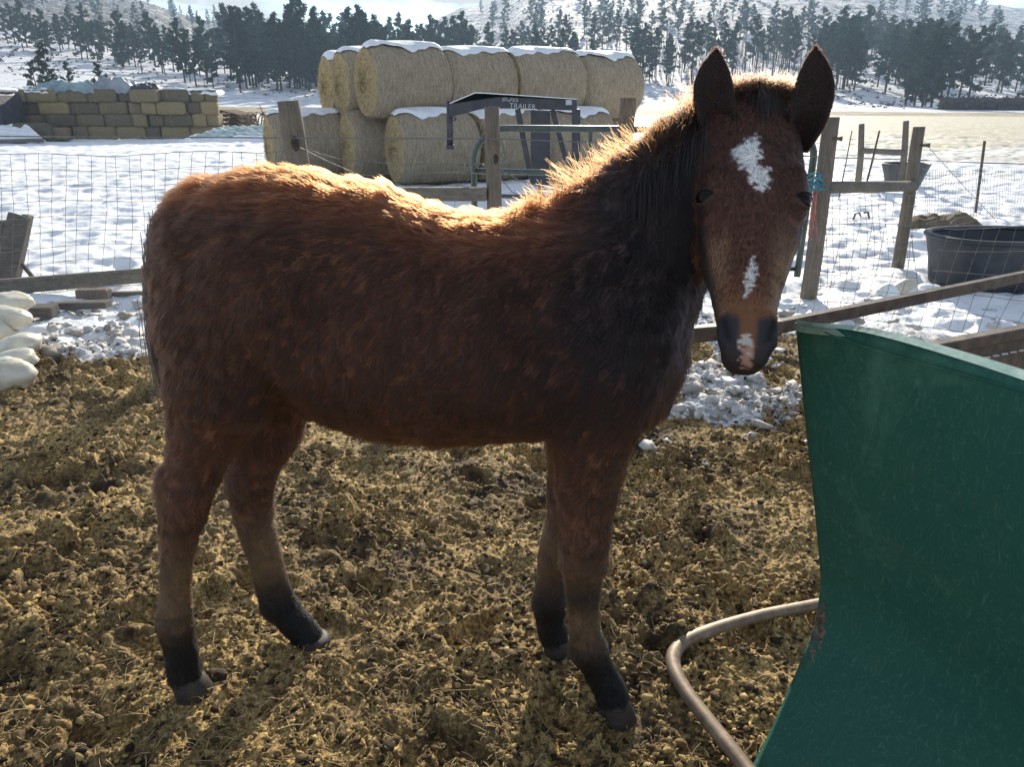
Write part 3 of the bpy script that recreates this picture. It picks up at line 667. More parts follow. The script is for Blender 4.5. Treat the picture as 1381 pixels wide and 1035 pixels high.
# centre line: (u, half width, front w, back w)
hd = [(.04, .062, -.012, -.13), (.12, .083, .0, -.165), (.22, .094, .008, -.19), (.32, .098, .010, -.205), (.42, .094, .006, -.205), (.52, .084, .0, -.19), (.62, .069, -.004, -.165),
      (.72, .058, -.006, -.135), (.80, .050, -.006, -.115), (.88, .0455, -.004, -.104), (.945, .0400, -.006, -.094)]
def cat1(x, xs, ys):
    xs = np.asarray(xs, float); ys = np.asarray(ys, float); m_ = np.gradient(ys, xs); i = np.clip(np.searchsorted(xs, x)-1, 0, len(xs)-2); h = xs[i+1]-xs[i]; t = (x-xs[i])/h
    return (2*t**3-3*t*t+1)*ys[i]+(t**3-2*t*t+t)*h*m_[i]+(-2*t**3+3*t*t)*ys[i+1]+(t**3-t*t)*h*m_[i+1]
hd_d = [(q, *[float(cat1(q, [a[0] for a in hd], [a[j] for a in hd])) for j in (1, 2, 3)]) for q in np.linspace(.04, .945, 26)]
fld.chain([(HP(u, 0, (f+b)/2), a, (f-b)/2, hw_) for (u, a, f, b) in hd_d], .012, 2.45)
for sg in (-1, 1):
    # brow and eye socket, cheek, nostril wings
    fld.chain([(HP(.335, sg*.068, -.022), .022, .024, hw_), (HP(.44, sg*.080, -.032), .019, .022, hw_)], .022)
    fld.chain([(HP(.30, sg*.055, -.10), .040, .07, hw_), (HP(.46, sg*.05, -.12), .035, .07, hw_)], .03)
    fld.chain([(HP(.52, sg*.072, -.050), .009, .012, hw_), (HP(.70, sg*.054, -.042), .007, .010, hw_)], .02)       # facial crest
    fld.chain([(HP(.86, sg*.036, -.020), .013, .020, hw_), (HP(.945, sg*.036, -.014), .014, .018, hw_)], .014)
    fld.chain([(HP(.868, sg*.0400, .004), .006, .014, hw_), (HP(.91, sg*.0375, .010), .0085, .016, hw_), (HP(.950, sg*.0305, .014), .0085, .015, hw_)], .006, cut=True)
    fld.chain([(HP(.405, sg*.098, -.020), .014, .018, hw_), (HP(.445, sg*.101, -.020), .013, .016, hw_)], .010, cut=True)  # socket
fld.chain([(HP(.985, -.014, -.028), .020, .020, hw_), (HP(.985, .014, -.028), .020, .020, hw_)], .02)      # upper lip
fld.chain([(HP(.975, -.010, -.066), .018, .020, hw_), (HP(.975, .010, -.066), .018, .020, hw_)], .012)      # lower lip and chin
fld.chain([(HP(.90, 0, -.075), .028, .022, hw_), (HP(.96, 0, -.070), .024, .020, hw_)], .02)
fld.chain([(HP(.0, 0, -.05), .05, .05, hw_), (HP(.1, 0, -.06), .06, .06, hw_)], .03)
# muscle relief: flank hollow, groove behind the shoulder, hip and stifle
limb([(402, 430, 20, -.025, 1.0), (398, 500, 14, -.035, 1.0)], YB(-.45)-.20, .07, cut=True)
fld.chain([(Wy(735, 400, YB(.05)-.245), .02, .02, Z), (Wy(742, 500, YB(.05)-.235), .02, .02, Z)], .07, cut=True)
fld.chain([(Wy(455, 330, YB(-.36)-.235), .03, .03, Z), (Wy(420, 350, YB(-.4)-.235), .03, .03, Z)], .07, cut=True)
BV, BF = fld.mesh()
# keep the single connected body (drop stray specks)
def ear(sg):
    """cupped leaf shape, opening to the viewer"""
    if sg < 0: C = [(978, 205), (962, 160), (958, 112), (969, 66)]; wid = 1.0
    else: C = [(1068, 205), (1092, 158), (1105, 112), (1103, 63)]; wid = 1.0
    nt, ns = 26, 17; V = []; d0 = 1.385
    C = np.array(C, float)
    for i in range(nt):
        t = i/(nt-1)
        c = (1-t)**3*C[0]+3*t*(1-t)**2*C[1]+3*t*t*(1-t)*C[2]+t**3*C[3]
        wv = np.interp(t, [0, .25, .5, .66, .78, .88, .95, 1], [.024, .037, .039, .036, .029, .019, .010, .0015])
        wv = max(wv, .0008)
        for j in range(ns):
            s = -1+2*j/(ns-1); cup = (.035*(1-t)+.012)*(1-s*s)*(wv/.039)
            base = Wz(c[0], c[1], d0+.075*(1-min(t/.45, 1))**1.3)
            V.append(base+np.array([1, 0, 0])*(s*wv*(1-.10*(1-t)))+np.array([0, 1, 0])*(cup-.02*(1-t)+.012*t))
    V = np.array(V); G = V.reshape(nt, ns, 3)
    du = np.gradient(G, axis=0); dv = np.gradient(G, axis=1); N = np.cross(dv, du); N /= np.linalg.norm(N, axis=2)[..., None]+1e-9
    th = .0032
    A = (G+N*th).reshape(-1, 3); B = (G-N*th).reshape(-1, 3); m = nt*ns
    F = []
    for i in range(nt-1):
        for j in range(ns-1):
            a = i*ns+j; F.append([a, a+ns, a+ns+1, a+1]); F.append([m+a, m+a+1, m+a+ns+1, m+a+ns])
    for i in range(nt-1):
        a = i*ns; F.append([a, m+a, m+a+ns, a+ns]); a += ns-1; F.append([a, a+ns, m+a+ns, m+a])
    for j in range(ns-1):
        a = (nt-1)*ns+j; F.append([a, m+a, m+a+1, a+1])
    return np.vstack([A, B]), np.array(F)
nb = len(BV); ALLV = [BV]; ALLF = [BF]; earid = [np.zeros(nb)]
for sg in (-1, 1):
    v, f = ear(sg); ALLF.append(f+sum(len(a) for a in ALLV)); ALLV.append(v); earid.append(np.full(len(v), 1.0))
BV = np.vstack(ALLV); BF = np.vstack(ALLF); EARV = np.concatenate(earid)

# ---- coat colours by place on the body
def seg_dist(P, chain):
    best = np.full(len(P), 9.0); tt = np.zeros(len(P))
    pts = [n[0] for n in chain]
    for i in range(len(pts)-1):
        d = pts[i+1]-pts[i]; L2 = d@d; t = np.clip(((P-pts[i])@d)/L2, 0, 1); r = np.linalg.norm(P-pts[i]-t[:, None]*d, axis=1)
        m = r < best; best = np.where(m, r, best); tt = np.where(m, i+t, tt)
    return best, tt
LEGS = [nh, fh, nf, ff]
def in_poly(x, y, poly):
    c = np.zeros(x.shape, bool); j = len(poly)-1
    for i in range(len(poly)):
        xi, yi = poly[i]; xj, yj = poly[j]
        k = ((yi > y) != (yj > y)) & (x < (xj-xi)*(y-yi)/(yj-yi+1e-12)+xi); c ^= k; j = i
    return c
def headpoly(pts):
    """outline noted on the photograph, laid on the face plane as (u, s)"""
    out = []
    for (px, py) in pts:
        t0 = np.array([0, 0, HC]); r = ray(px, py); p0 = HP(.4, 0, 0); k = ((p0-t0)@hw_)/(r@hw_); q = HU(t0+r*k); out.append((q[1], q[0]))
    return out
STAR = headpoly([(986, 203), (1003, 194), (1022, 187), (1025, 205), (1021, 226), (1030, 232), (1037, 228), (1036, 243), (1039, 252), (1026, 262), (1013, 251), (1008, 236), (996, 224), (988, 214)])
STRIP = headpoly([(1015, 335), (1020, 362), (1020, 374), (1013, 388), (1009, 405), (1004, 388), (1004, 374), (1011, 358)])
SNIP = headpoly([(1007, 445), (1018, 460), (1016, 470), (996, 468), (995, 458)])
PINK = headpoly([(1000, 468), (1016, 468), (1018, 482), (1010, 495), (1002, 488)])
def coat(P, N, ear_):
    n = len(P); bx, by, bz = P[:, 0], P[:, 1], P[:, 2]
    mot = fbm(bx*9, bz*9+by*7, 3, 3)
    base = np.array([.148, .062, .032]); dark = np.array([.055, .022, .014]); warm = np.array([.30, .125, .05]); tan = np.array([.34, .20, .10]); blk = np.array([.012, .010, .010])
    C = base*(1+.30*mot[:, None])
    # darker shoulder, neck and ribs, redder haunch and belly
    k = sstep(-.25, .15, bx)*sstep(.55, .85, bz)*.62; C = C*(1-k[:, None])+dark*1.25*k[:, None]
    k = sstep(-.30, -.42, bx)*sstep(1.05, .8, bz)*.25; C = C*(1-k[:, None])+dark*1.6*k[:, None]
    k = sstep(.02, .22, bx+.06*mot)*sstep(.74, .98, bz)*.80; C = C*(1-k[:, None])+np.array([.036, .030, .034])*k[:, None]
    k = sstep(.80, .70, bz)*sstep(.55, .68, bz)*.35; C = C*(1-k[:, None])+warm*k[:, None]
    leg_h = np.full(n, 9.0)
    for ch in LEGS:
        d, t = seg_dist(P, ch); zb = ch[-1][0][2]; near = d < .085
        hgt = np.where(near, bz-zb, 9.0); leg_h = np.minimum(leg_h, hgt)
    k = sstep(.62, .45, bz)*.60; C = C*(1-k[:, None])+np.array([.15, .085, .05])*k[:, None]
    k = sstep(.42, .30, leg_h)*.8; C = C*(1-k[:, None])+np.array([.20, .125, .062])*k[:, None]
    k = sstep(.26, .09, leg_h+.04*mot); C = C*(1-k[:, None])+blk*k[:, None]
    for ch, kz, am in ((nf, .30, .8), (ff, .27, .3), (nh, .31, .55), (fh, .30, .55)):     # dark knees and hocks
        d, t = seg_dist(P, ch); hz = bz-ch[-1][0][2]; kk = (d < .08)*np.exp(-((hz-kz)/.055)**2)*am*sstep(.2, -.3, N[:, 1])
        if ch is nh or ch is fh: kk = kk*sstep(.3, -.4, N[:, 0])
        C = C*(1-kk[:, None])+blk*2*kk[:, None]
    u, s, w = HU(P); hwid = np.interp(u, [a[0] for a in hd], [a[1] for a in hd])+.016; hbk = np.interp(u, [a[0] for a in hd], [a[3] for a in hd])
    hd_ = (u > -.02) & (u < 1.15) & (np.abs(s) < hwid) & (w > hbk-.012) & (w < .06) & (ear_ < .5)
    q = 1+.08*mot[:, None]
    face = dark[None]*1.35*q
    k = sstep(.25, .6, u)*.4; face = face*(1-k[:, None])+base*1.15*k[:, None]
    k = sstep(.66, .85, u)*.62; face = face*(1-k[:, None])+(warm*.85)*k[:, None]
    k = sstep(.025, .055, np.abs(s))*sstep(.5, .66, u)*.7; face = face*(1-k[:, None])+tan*.95*k[:, None]
    k = sstep(.845, .885, u-.25*np.abs(np.abs(s)-.036)+.01*mot)*sstep(.008, .020, np.abs(s)); face = face*(1-k[:, None])+np.array([.026, .028, .034])*k[:, None]
    k = np.exp(-((np.abs(s)-.0375+(u-.91)*.12)/.0075)**2)*sstep(.86, .885, u)*sstep(.968, .945, u)*(w > -.03); face = face*(1-k[:, None])+np.array([.003, .003, .004])*k[:, None]  # shade inside the nostril hollows painted near black
    k = sstep(.965, .99, u); face = face*(1-k[:, None])+np.array([.03, .026, .026])*k[:, None]
    jx = s+.0034*rng.normal(0, 1, n); ju = u+.0085*rng.normal(0, 1, n); fr = w > -.035
    for poly, c in ((STAR, (.80, .78, .74)), (STRIP, (.75, .72, .66)), (SNIP, (.55, .48, .42)), (PINK, (.42, .23, .18))):
        m = in_poly(jx, ju, poly) & fr; face[m] = np.array(c)
    C = np.where(hd_[:, None], face, C)
    ce = dark[None]*.45*q
    C = np.where((ear_ > .5)[:, None], ce, C)
    return np.clip(C, 0, 1), leg_h, hd_

def vnormals(V, F):
    N = np.zeros_like(V); n = np.cross(V[F[:, 2]]-V[F[:, 0]], V[F[:, 3]]-V[F[:, 1]])
    for k in range(4): np.add.at(N, F[:, k], n)
    return N/(np.linalg.norm(N, axis=1)[:, None]+1e-12)
BN = vnormals(BV, BF)
BC, _, _ = coat(BV, BN, EARV)
m = Mat('foal_skin'); v = m.coords('Object'); c = m.attr('col', 'Color')
m.pbsdf(m.mix(.25, c, m.mix(m.noise(v, 60, 3), c, (.03, .015, .01))), .65, m.bump(m.noise(v, 260, 3), .3, .004), spec=.25)
SKIN = m.m
foal = thing('foal', 'brown foal with a white star, standing side on and facing the viewer', 'foal', (-.2, 1.53, 0))
loc = np.array(foal.location)
body = mesh_np('body', BV-loc, BF, SKIN, foal, True, {'col': BC})

# ---- hair helper
def hair_mat(name, rough=.42, rrough=.55, melanin=None):
    m = Mat(name); h = m.n('ShaderNodeBsdfHairPrincipled'); h.parametrization = 'COLOR'
    h.inputs['IOR'].default_value = 1.42; h.inputs['Roughness'].default_value = rough; h.inputs['Radial Roughness'].default_value = rrough
    h.inputs['Random Roughness'].default_value = .1 if 'Random Roughness' in h.inputs else 0
    m.l(m.attr('col', 'Color'), h.inputs['Color']); m.l(h.outputs[0], m.out.inputs['Surface']); return m.m
def hairs(name, P, C, r0, mat, parent, off, tip=None):
    """P (n, k, 3) strand points, C (n, 3) colours"""
    n, k, _ = P.shape
    hc = bpy.data.hair_curves.new(name); hc.add_curves([k]*n)
    hc.points.foreach_set('position', (P-off).astype(np.float32).ravel())
    rad = np.linspace(1, .25, k)[None]*np.broadcast_to(np.asarray(r0), (n,))[:, None]
    hc.points.foreach_set('radius', rad.astype(np.float32).ravel())
    at = hc.attributes.new('col', 'FLOAT_COLOR', 'POINT')
    if tip is None: tip = np.ones((n, 3))
    g_ = np.linspace(0, 1, k)[None, :, None]**1.3; CP = np.clip(C[:, None, :]*(1-g_+g_*tip[:, None, :]), 0, .95)
    at.data.foreach_set('color', np.concatenate([CP, np.ones((n, k, 1))], 2).astype(np.float32).ravel())
    o = bpy.data.objects.new(name, hc); COL.objects.link(o); hc.materials.append(mat)
    if parent is not None: o.parent = parent
    return o
HAIR = hair_mat('foal_hair')
def sample(V, F, N, n, wt=None):
    A = V[F[:, 0]]; B = V[F[:, 1]]; Cc = V[F[:, 2]]; D = V[F[:, 3]]
    ar = .5*np.linalg.norm(np.cross(Cc-A, D-B), axis=1)
    if wt is not None: ar = ar*wt
    cs = np.cumsum(ar); i = np.searchsorted(cs, rng.random(n)*cs[-1]); i = np.minimum(i, len(F)-1)
    a = rng.random(n)[:, None]; b = rng.random(n)[:, None]
    def bl(Q): return (Q[F[i, 0]]*(1-a)+Q[F[i, 1]]*a)*(1-b)+(Q[F[i, 3]]*(1-a)+Q[F[i, 2]]*a)*b
    nn = bl(N); nn /= np.linalg.norm(nn, axis=1)[:, None]+1e-9
    return bl(V), nn, i
fc = BV[BF].mean(1); uu, ss, ww = HU(fc); onhead = (uu > -.05) & (uu < 1.15) & (np.abs(ss) < .13) & (ww > -.19) & (ww < .06)
isear = EARV[BF].mean(1) > .5
wt = np.where(onhead, 3.2, 1.0); wt = np.where(isear, 1.6, wt); wt = np.where(fc[:, 2] < .5, 2.0, wt)
wt = np.where(fc[:, 1] > YB(0)+.09, wt*.45, wt)
NF = 330000
P0, N0, fi = sample(BV, BF, BN, NF, wt)
ear_ = isear[fi].astype(float); C0, LH, HD = coat(P0, N0, ear_)
# combing direction
D = np.tile(np.array([-.55, 0, -.8]), (NF, 1))
k = sstep(1.0, 1.2, P0[:, 2])[:, None]; D = D*(1-k)+np.array([-1.0, 0, -.15])*k
k = (P0[:, 2] < .62)[:, None]; D = np.where(k, np.array([-.12, 0, -1.0]), D)
k = sstep(.12, .3, P0[:, 0])[:, None]*(P0[:, 2] > .7)[:, None]; D = D*(1-k)+np.array([-.25, 0, -1.0])*k
D = np.where(HD[:, None], hu+.10*hs*np.sign(HU(P0)[1])[:, None], D)
D = np.where((ear_ > .5)[:, None], np.array([0, 0.1, 1.0]), D)
# whorl of the star
u, s, w = HU(P0); rr = np.stack([s-.0, (u-.30)*HL], 1); rn = np.linalg.norm(rr, axis=1); k = (sstep(.06, .02, rn)*HD)[:, None]
D = D*(1-k)+(hs*(rr[:, :1]/(rn[:, None]+1e-6))+hu*(rr[:, 1:]/(rn[:, None]+1e-6)))*k
cl = np.stack([fbm(P0[:, 0]*85, P0[:, 2]*70+P0[:, 1]*60, 3, 21), fbm(P0[:, 1]*80, P0[:, 2]*70, 3, 22), fbm(P0[:, 0]*85+9, P0[:, 2]*70+P0[:, 1]*60, 3, 23)], 1)
D = D+cl*np.where(HD, .35, .95)[:, None]+rng.normal(0, .14, D.shape)
D = D-(D*N0).sum(1)[:, None]*N0; D /= np.linalg.norm(D, axis=1)[:, None]+1e-9
L = np.full(NF, .027); L = L+.002*sstep(1.05, 1.2, P0[:, 2]); L = np.where(P0[:, 2] < .6, .014, L); L = np.where(LH < .34, .011, L)
L = np.where(LH < .14, .016, L)
L = np.where(HD, .010-.006*sstep(.75, .9, u), L); L = np.where(ear_ > .5, .009, L)
backjaw = HD & (w < -.07); L = np.where(backjaw, .018, L)
L = L*rng.uniform(.7, 1.25, NF); L = np.where((u > .965) & HD, .002, L); L = np.where(HD & (u > .87) & (np.abs(s) > .016), .003, L)
lift = np.where(HD, .28, .42); lift = np.where(ear_ > .5, .5, lift); lift = lift*rng.uniform(.5, 1.5, NF)*np.where(HD | (ear_ > .5), 1, 1+1.1*fbm(P0[:, 0]*45, P0[:, 2]*45, 2, 25))
g = np.linspace(0, 1, 4)
ST_ = P0[:, None, :]-N0[:, None, :]*.001+(D[:, None, :]*g[None, :, None]+N0[:, None, :]*(lift[:, None]*(g-.45*g*g)[None, :])[..., None])*L[:, None, None]
CC = C0*np.array([.110, .140, .195])*np.where(LH < .42, 1.9, 1.0)[:, None]*np.where(HD, 1.2, 1)[:, None]*np.where(HD, rng.uniform(.88, 1.14, NF), rng.uniform(.7, 1.35, NF))[:, None]
rim_glow = sstep(1.04, 1.16, P0[:, 2])*sstep(.30, .05, P0[:, 0])*(~HD)*sstep(.5, .9, N0[:, 2]); TIP = 1+np.stack([1.6+11*rim_glow, 1.1+3.9*rim_glow, .6+.5*rim_glow], 1)*np.where(HD | (LH < .2) | (ear_ > .5), .2, 1)[:, None]  # backlit rim glow painted into the topline: brighter, more orange hair tips
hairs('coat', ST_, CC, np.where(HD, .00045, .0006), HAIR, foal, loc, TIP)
# ---- mane: tufts from the crest, part upright, the rest falling over the near side
def strands(roots, dirs, L, k=7, droop=.6, curl=.012, fall=None):
    n = len(roots); P = np.zeros((n, k, 3)); P[:, 0] = roots; d = dirs/np.linalg.norm(dirs, axis=1)[:, None]
    st = L/(k-1)
    for i in range(1, k):
        P[:, i] = P[:, i-1]+d*st[:, None]
        d = d+np.array([0, 0, -1.0])*(droop/(k-1))[:, None]+rng.normal(0, curl*10, d.shape)/(k-1)*1.2
        if fall is not None: d = d+fall/(k-1)
        d /= np.linalg.norm(d, axis=1)[:, None]
    return P
CR = [(685, 292, YB(0)), (740, 280, YB(.05)), (790, 262, YB(.1)), (830, 246, 1.54), (870, 226, 1.53), (905, 202, 1.54), (935, 172, 1.545), (960, 140, 1.56), (985, 118, 1.565)]
crw = np.array([Wy(*c) for c in CR]); cum = np.linspace(0, 1, len(crw))
def crest(t): return np.stack([np.interp(t, cum, crw[:, j]) for j in range(3)], 1)
def clumped(n, nc, spread):
    c = rng.random(nc); i = rng.integers(0, nc, n); return c[i]+rng.normal(0, spread, n), i
mane_P, mane_C, mane_R = [], [], []
n = 3800; t, ci = clumped(n, 120, .006); t = np.clip(t*.93, 0, .93)
root = crest(t)+np.stack([rng.normal(0, .004, n), rng.normal(0, .018, n), rng.normal(0, .006, n)-.014], 1)
cd = rng.normal(0, .35, (120, 3)); d = np.tile([-.35, -.15, 1.0], (n, 1))+cd[ci]+rng.normal(0, .22, (n, 3))
L = (.030+.044*sstep(0, .25, t)-.034*sstep(.75, .93, t))*rng.uniform(.6, 1.25, n)*(1+.35*np.sin(ci*2.1))
mane_P.append(strands(root, d, L, 7, np.full(n, .5), .03)); mane_C.append(np.tile([.072, .026, .009], (n, 1))*rng.uniform(.5, 1.5, (n, 1)))
n = 9000; t, ci = clumped(n, 150, .005); t = np.clip(.22+.60*np.abs(t), .0, .83)
root = crest(t)+np.stack([rng.normal(0, .004, n), rng.normal(-.005, .012, n), rng.normal(0, .005, n)-.010], 1)
cd = rng.normal(0, .22, (150, 3)); d = np.tile([-.12, -.75, .12], (n, 1))+cd[ci]*.8+rng.normal(0, .10, (n, 3))
L = (.075+.065*sstep(.25, .5, t))*rng.uniform(.75, 1.2, n)
P = strands(root, d, L, 9, np.full(n, 5.0), .008)
mane_P2 = P; mane_C2 = np.tile([.006, .005, .005], (n, 1))*rng.uniform(.5, 1.8, (n, 1))
# forelock between the ears
n = 4200; a = rng.uniform(-1, 1, n); root = np.array([HP(.02+.02*rng.random(), x*.050, -.02) for x in a])+rng.normal(0, .006, (n, 3))
ci = (a*14).astype(int); d = np.stack([.55*a+.2*np.sin(ci*1.7), np.full(n, -.35)+.2*np.cos(ci*2.3), np.full(n, .9)], 1)+rng.normal(0, .25, (n, 3))
Pf = strands(root, d, rng.uniform(.030, .055, n), 7, np.full(n, 1.2), .03); Cf = np.tile([.060, .032, .018], (n, 1))*rng.uniform(.5, 1.5, (n, 1))
n2 = 4500; a = rng.uniform(-1, 1, n2); root = np.array([HP(rng.uniform(-.02, .05), x*.042, -.012) for x in a])+rng.normal(0, .004, (n2, 3))
d = np.stack([.25*a, np.full(n2, -1.0), np.full(n2, .5)], 1)+rng.normal(0, .15, (n2, 3))
Pf2 = strands(root, d, (.10-.07*np.abs(a)**.7)*rng.uniform(.35, 1.1, n2), 7, np.full(n2, 3.0), .008, fall=np.array([0, .35, 0])); Cf2 = np.tile([.010, .007, .007], (n2, 1))*rng.uniform(.5, 1.8, (n2, 1))
def cat7(Ps):
    out = []
    for P in Ps:
        k = P.shape[1]
        if k != 9:
            x = np.linspace(0, 1, 9)*(k-1); i = np.minimum(x.astype(int), k-2); f = (x-i)[None, :, None]; P = P[:, i]*(1-f)+P[:, i+1]*f
        out.append(P)
    return np.concatenate(out)
hairs('mane', cat7([mane_P[0], mane_P2]), np.vstack([mane_C[0], mane_C2]), .0007, HAIR, foal, loc)
hairs('forelock', cat7([Pf, Pf2]), np.vstack([Cf, Cf2]), .0006, HAIR, foal, loc)
# tail
tw = [Wy(228, 288, YB(-.7)+.0), Wy(215, 320, YB(-.7)), Wy(211, 390, YB(-.7)-.01), Wy(218, 450, YB(-.7)-.01)]
tw = np.array(tw); n = 9000; t = rng.random(n)**1.3; x = t*(len(tw)-1); i = np.minimum(x.astype(int), len(tw)-2); f = (x-i)[:, None]
root = tw[i]*(1-f)+tw[i+1]*f+rng.normal(0, .010, (n, 3))*np.array([.6, 2.2, 1])
d = np.tile([-.05, 0, -1.0], (n, 1))+rng.normal(0, .10, (n, 3))*np.array([1, 1.6, 1]); L = rng.uniform(.08, .24, n)*(1-.25*t)
P = strands(root, d, L, 9, np.full(n, 2.6), .005, fall=np.array([.14, 0, 0]))
hairs('tail', P, np.tile([.012, .009, .008], (n, 1))*rng.uniform(.4, 1.8, (n, 1)), .0009, HAIR, foal, loc)
# ---- eyes
EYEM = Mat('foal_eye'); EYEM.pbsdf((.006, .004, .004), .14, spec=.16); EYEM = EYEM.m
LID = simple('eyelid_skin', (.020, .013, .010), (.050, .032, .024), 60, .6); LID2 = simple('lower_lid_skin', (.030, .020, .015), (.075, .05, .038), 60, .5)
def uvsphere(c, r, nu=20, nv=14, sc=(1, 1, 1)):
    V = [c+r*np.array([math.sin(math.pi*j/nv)*math.cos(2*math.pi*i/nu)*sc[0], math.sin(math.pi*j/nv)*math.sin(2*math.pi*i/nu)*sc[1], math.cos(math.pi*j/nv)*sc[2]]) for j in range(nv+1) for i in range(nu)]
    Q = [[j*nu+i, (j+1)*nu+i, (j+1)*nu+(i+1) % nu, j*nu+(i+1) % nu] for j in range(nv) for i in range(nu)]
    return np.array(V), np.array(Q)
for sg in (-1, 1):
    c = HP(.425, sg*.0820, -.0245); V, Q = uvsphere(c, .0205); e = mesh_np('eye', V-loc, Q, EYEM, foal)
    # lids: two shells over the eyeball leaving an almond opening
    ax = hs*sg*.64+hw_*.77; ax /= np.linalg.norm(ax); up_ = -hu; sd = np.cross(ax, up_)
    for top in (1, -1):
        qs = np.linspace(-1.5, 1.5, 17); V = []
        for q in qs:
            e0 = (.34 if top > 0 else .86)*math.cos(q*.95)
            for f in np.linspace(0, 1, 8):
                p_ = (e0+f*(1.55-e0))*top; rr_ = .0205*(1.075-.02*f); dr = math.sin(q)*sd+math.cos(q)*(math.cos(p_)*ax+math.sin(p_)*up_); V.append(c+dr*rr_-loc)
        n8 = 8; V = np.array(V); Vi = (V-(c-loc))*.965+(c-loc); Q = [[a*n8+b, a*n8+b+1, (a+1)*n8+b+1, (a+1)*n8+b] for a in range(16) for b in range(7)]; m8 = len(V)
        Q = Q+[[m8+k for k in t[::-1]] for t in Q]+[[a*n8, (a+1)*n8, m8+(a+1)*n8, m8+a*n8] for a in range(16)]
        mb = MB(); mb.add(np.vstack([V, Vi]), Q); mb.build('eyelid', LID if top > 0 else LID2, foal, True)
    # lashes
    n = 26; q = rng.uniform(-1, 1, n); roots = np.array([c+.0205*(math.sin(x)*sd+math.cos(x)*(ax*.85+up_*.52)) for x in q])
    dd = ax*1.0+up_*-.15+rng.normal(0, .12, (n, 3)); P = strands(roots, dd, rng.uniform(.006, .011, n), 5, np.full(n, 1.2), .003)
    hairs('eyelash', P, np.tile([.02, .015, .012], (n, 1)), .00022, HAIR, foal, loc)
# ---- hooves
HOOF = simple('hoof_horn', (.022, .019, .016), (.075, .062, .050), 30, .55, .5, .002, stretch=(1, 1, 6))
def hoof(ch, ln=1.0):
    p = ch[-1][0]; r = ch[-1][1]; fx = 1.0; n = 28; V = []; zt = p[2]+.002
    rings = [(zt, 1.02, .96, .0), (zt*.80, 1.10, 1.03, .10), (zt*.4, 1.20, 1.13, .24), (.004, 1.30, 1.22, .38), (-.004, 1.28, 1.20, .38)]
    for (z, a, b, sh) in rings:
        for k in range(n):
            t = 2*math.pi*k/n; cx = math.cos(t); q = a*r*(1.0 if cx > 0 else .86)
            zz = z+(.010*cx if z > .01 else 0)*(-1 if z == zt else 0)
            V.append([p[0]+cx*q+sh*r, p[1]+math.sin(t)*b*r, zz])
    V.append([p[0]+.3*r, p[1], -.004]); Q = []
    for i in range(len(rings)-1):
        for k in range(n): Q.append([i*n+k, (i+1)*n+k, (i+1)*n+(k+1) % n, i*n+(k+1) % n])
    V.append([p[0], p[1], zt+.005]); T = [[len(V)-1, k, (k+1) % n] for k in range(n)]
    mb = MB(); mb.add(np.array(V)-loc, Q, T); return mb.build('hoof', HOOF, foal, True)
for ch in LEGS: hoof(ch)
# ================================================================== weathered wood, metal, twine, hay
def wood_mat(name, c1, c2, grain=(1, 1, 12), sc=14):
    m = Mat(name); v = m.coords('Object', grain); f = m.noise(v, sc, 6, .7, .6); f2 = m.noise(m.coords('Object'), 3, 4, .6)
    c = m.ramp(f, [(.28, c1), (.72, c2)]); c = m.mix(m.math('MULTIPLY', f2, .6), c, tuple(x*.55 for x in c1))
    m.pbsdf(c, .85, m.bump(f, .7, .006), spec=.2); return m.m
POSTW = wood_mat('weathered_post_wood', (.11, .09, .07), (.34, .29, .23), (14, 14, 1), 6)
RAILW = wood_mat('weathered_rail_wood', (.11, .10, .08), (.33, .30, .25), (1, 14, 14), 5)
GREYW = wood_mat('grey_plank_wood', (.07, .065, .06), (.24, .22, .20), (2, 14, 14), 5)
WIRE = simple('galvanised_wire', (.10, .10, .10), (.26, .26, .25), 40, .45, .3, .001, .5, .6)
PIPE = simple('gate_pipe_paint', (.035, .060, .055), (.11, .14, .13), 9, .32, .3, .002, .6, .35)
RUST = simple('rusty_steel', (.050, .038, .032), (.17, .13, .105), 18, .62, .5, .003, .4, .35)
def hump(t, n=1): return np.sin(math.pi*t*n)
def post(root_name, label, base, top, r, mat=POSTW, group=None, knot=None, cat='fence post', square=False):
    t = thing(root_name, label, cat, tuple(base), 0, group); b = np.zeros(3); e = np.array(top)-np.array(base); mb = MB(); n = 9
    P = [b+e*q+np.array([.004*math.sin(5*q), .003*math.cos(4*q), 0]) for q in np.linspace(-.04, 1, n)]
    mb.tube(P, [r*(1.05-.08*q) for q in np.linspace(0, 1, n)], 16); o = mb.build('shaft', mat, t, True)
    for f in o.data.polygons:
        if abs(f.normal.z) > .9: f.use_smooth = False
    if knot is not None:
        mb = MB(); c = e*knot+np.array([.02, -r*.97, 0]); V, Q = uvsphere(c, .5*r, 14, 8, (.75, .22, 1.3)); mb.add(V, Q); mb.build('knot', simple('dark_knot', (.02, .016, .013), (.09, .07, .055), 60, .9), t, True)
    return t
def vpost(px, py_top, Y, px_base, lean_y=0.0):
    """foot on the ground below, head as seen"""
    tp = Wy(px, py_top, Y); return tp
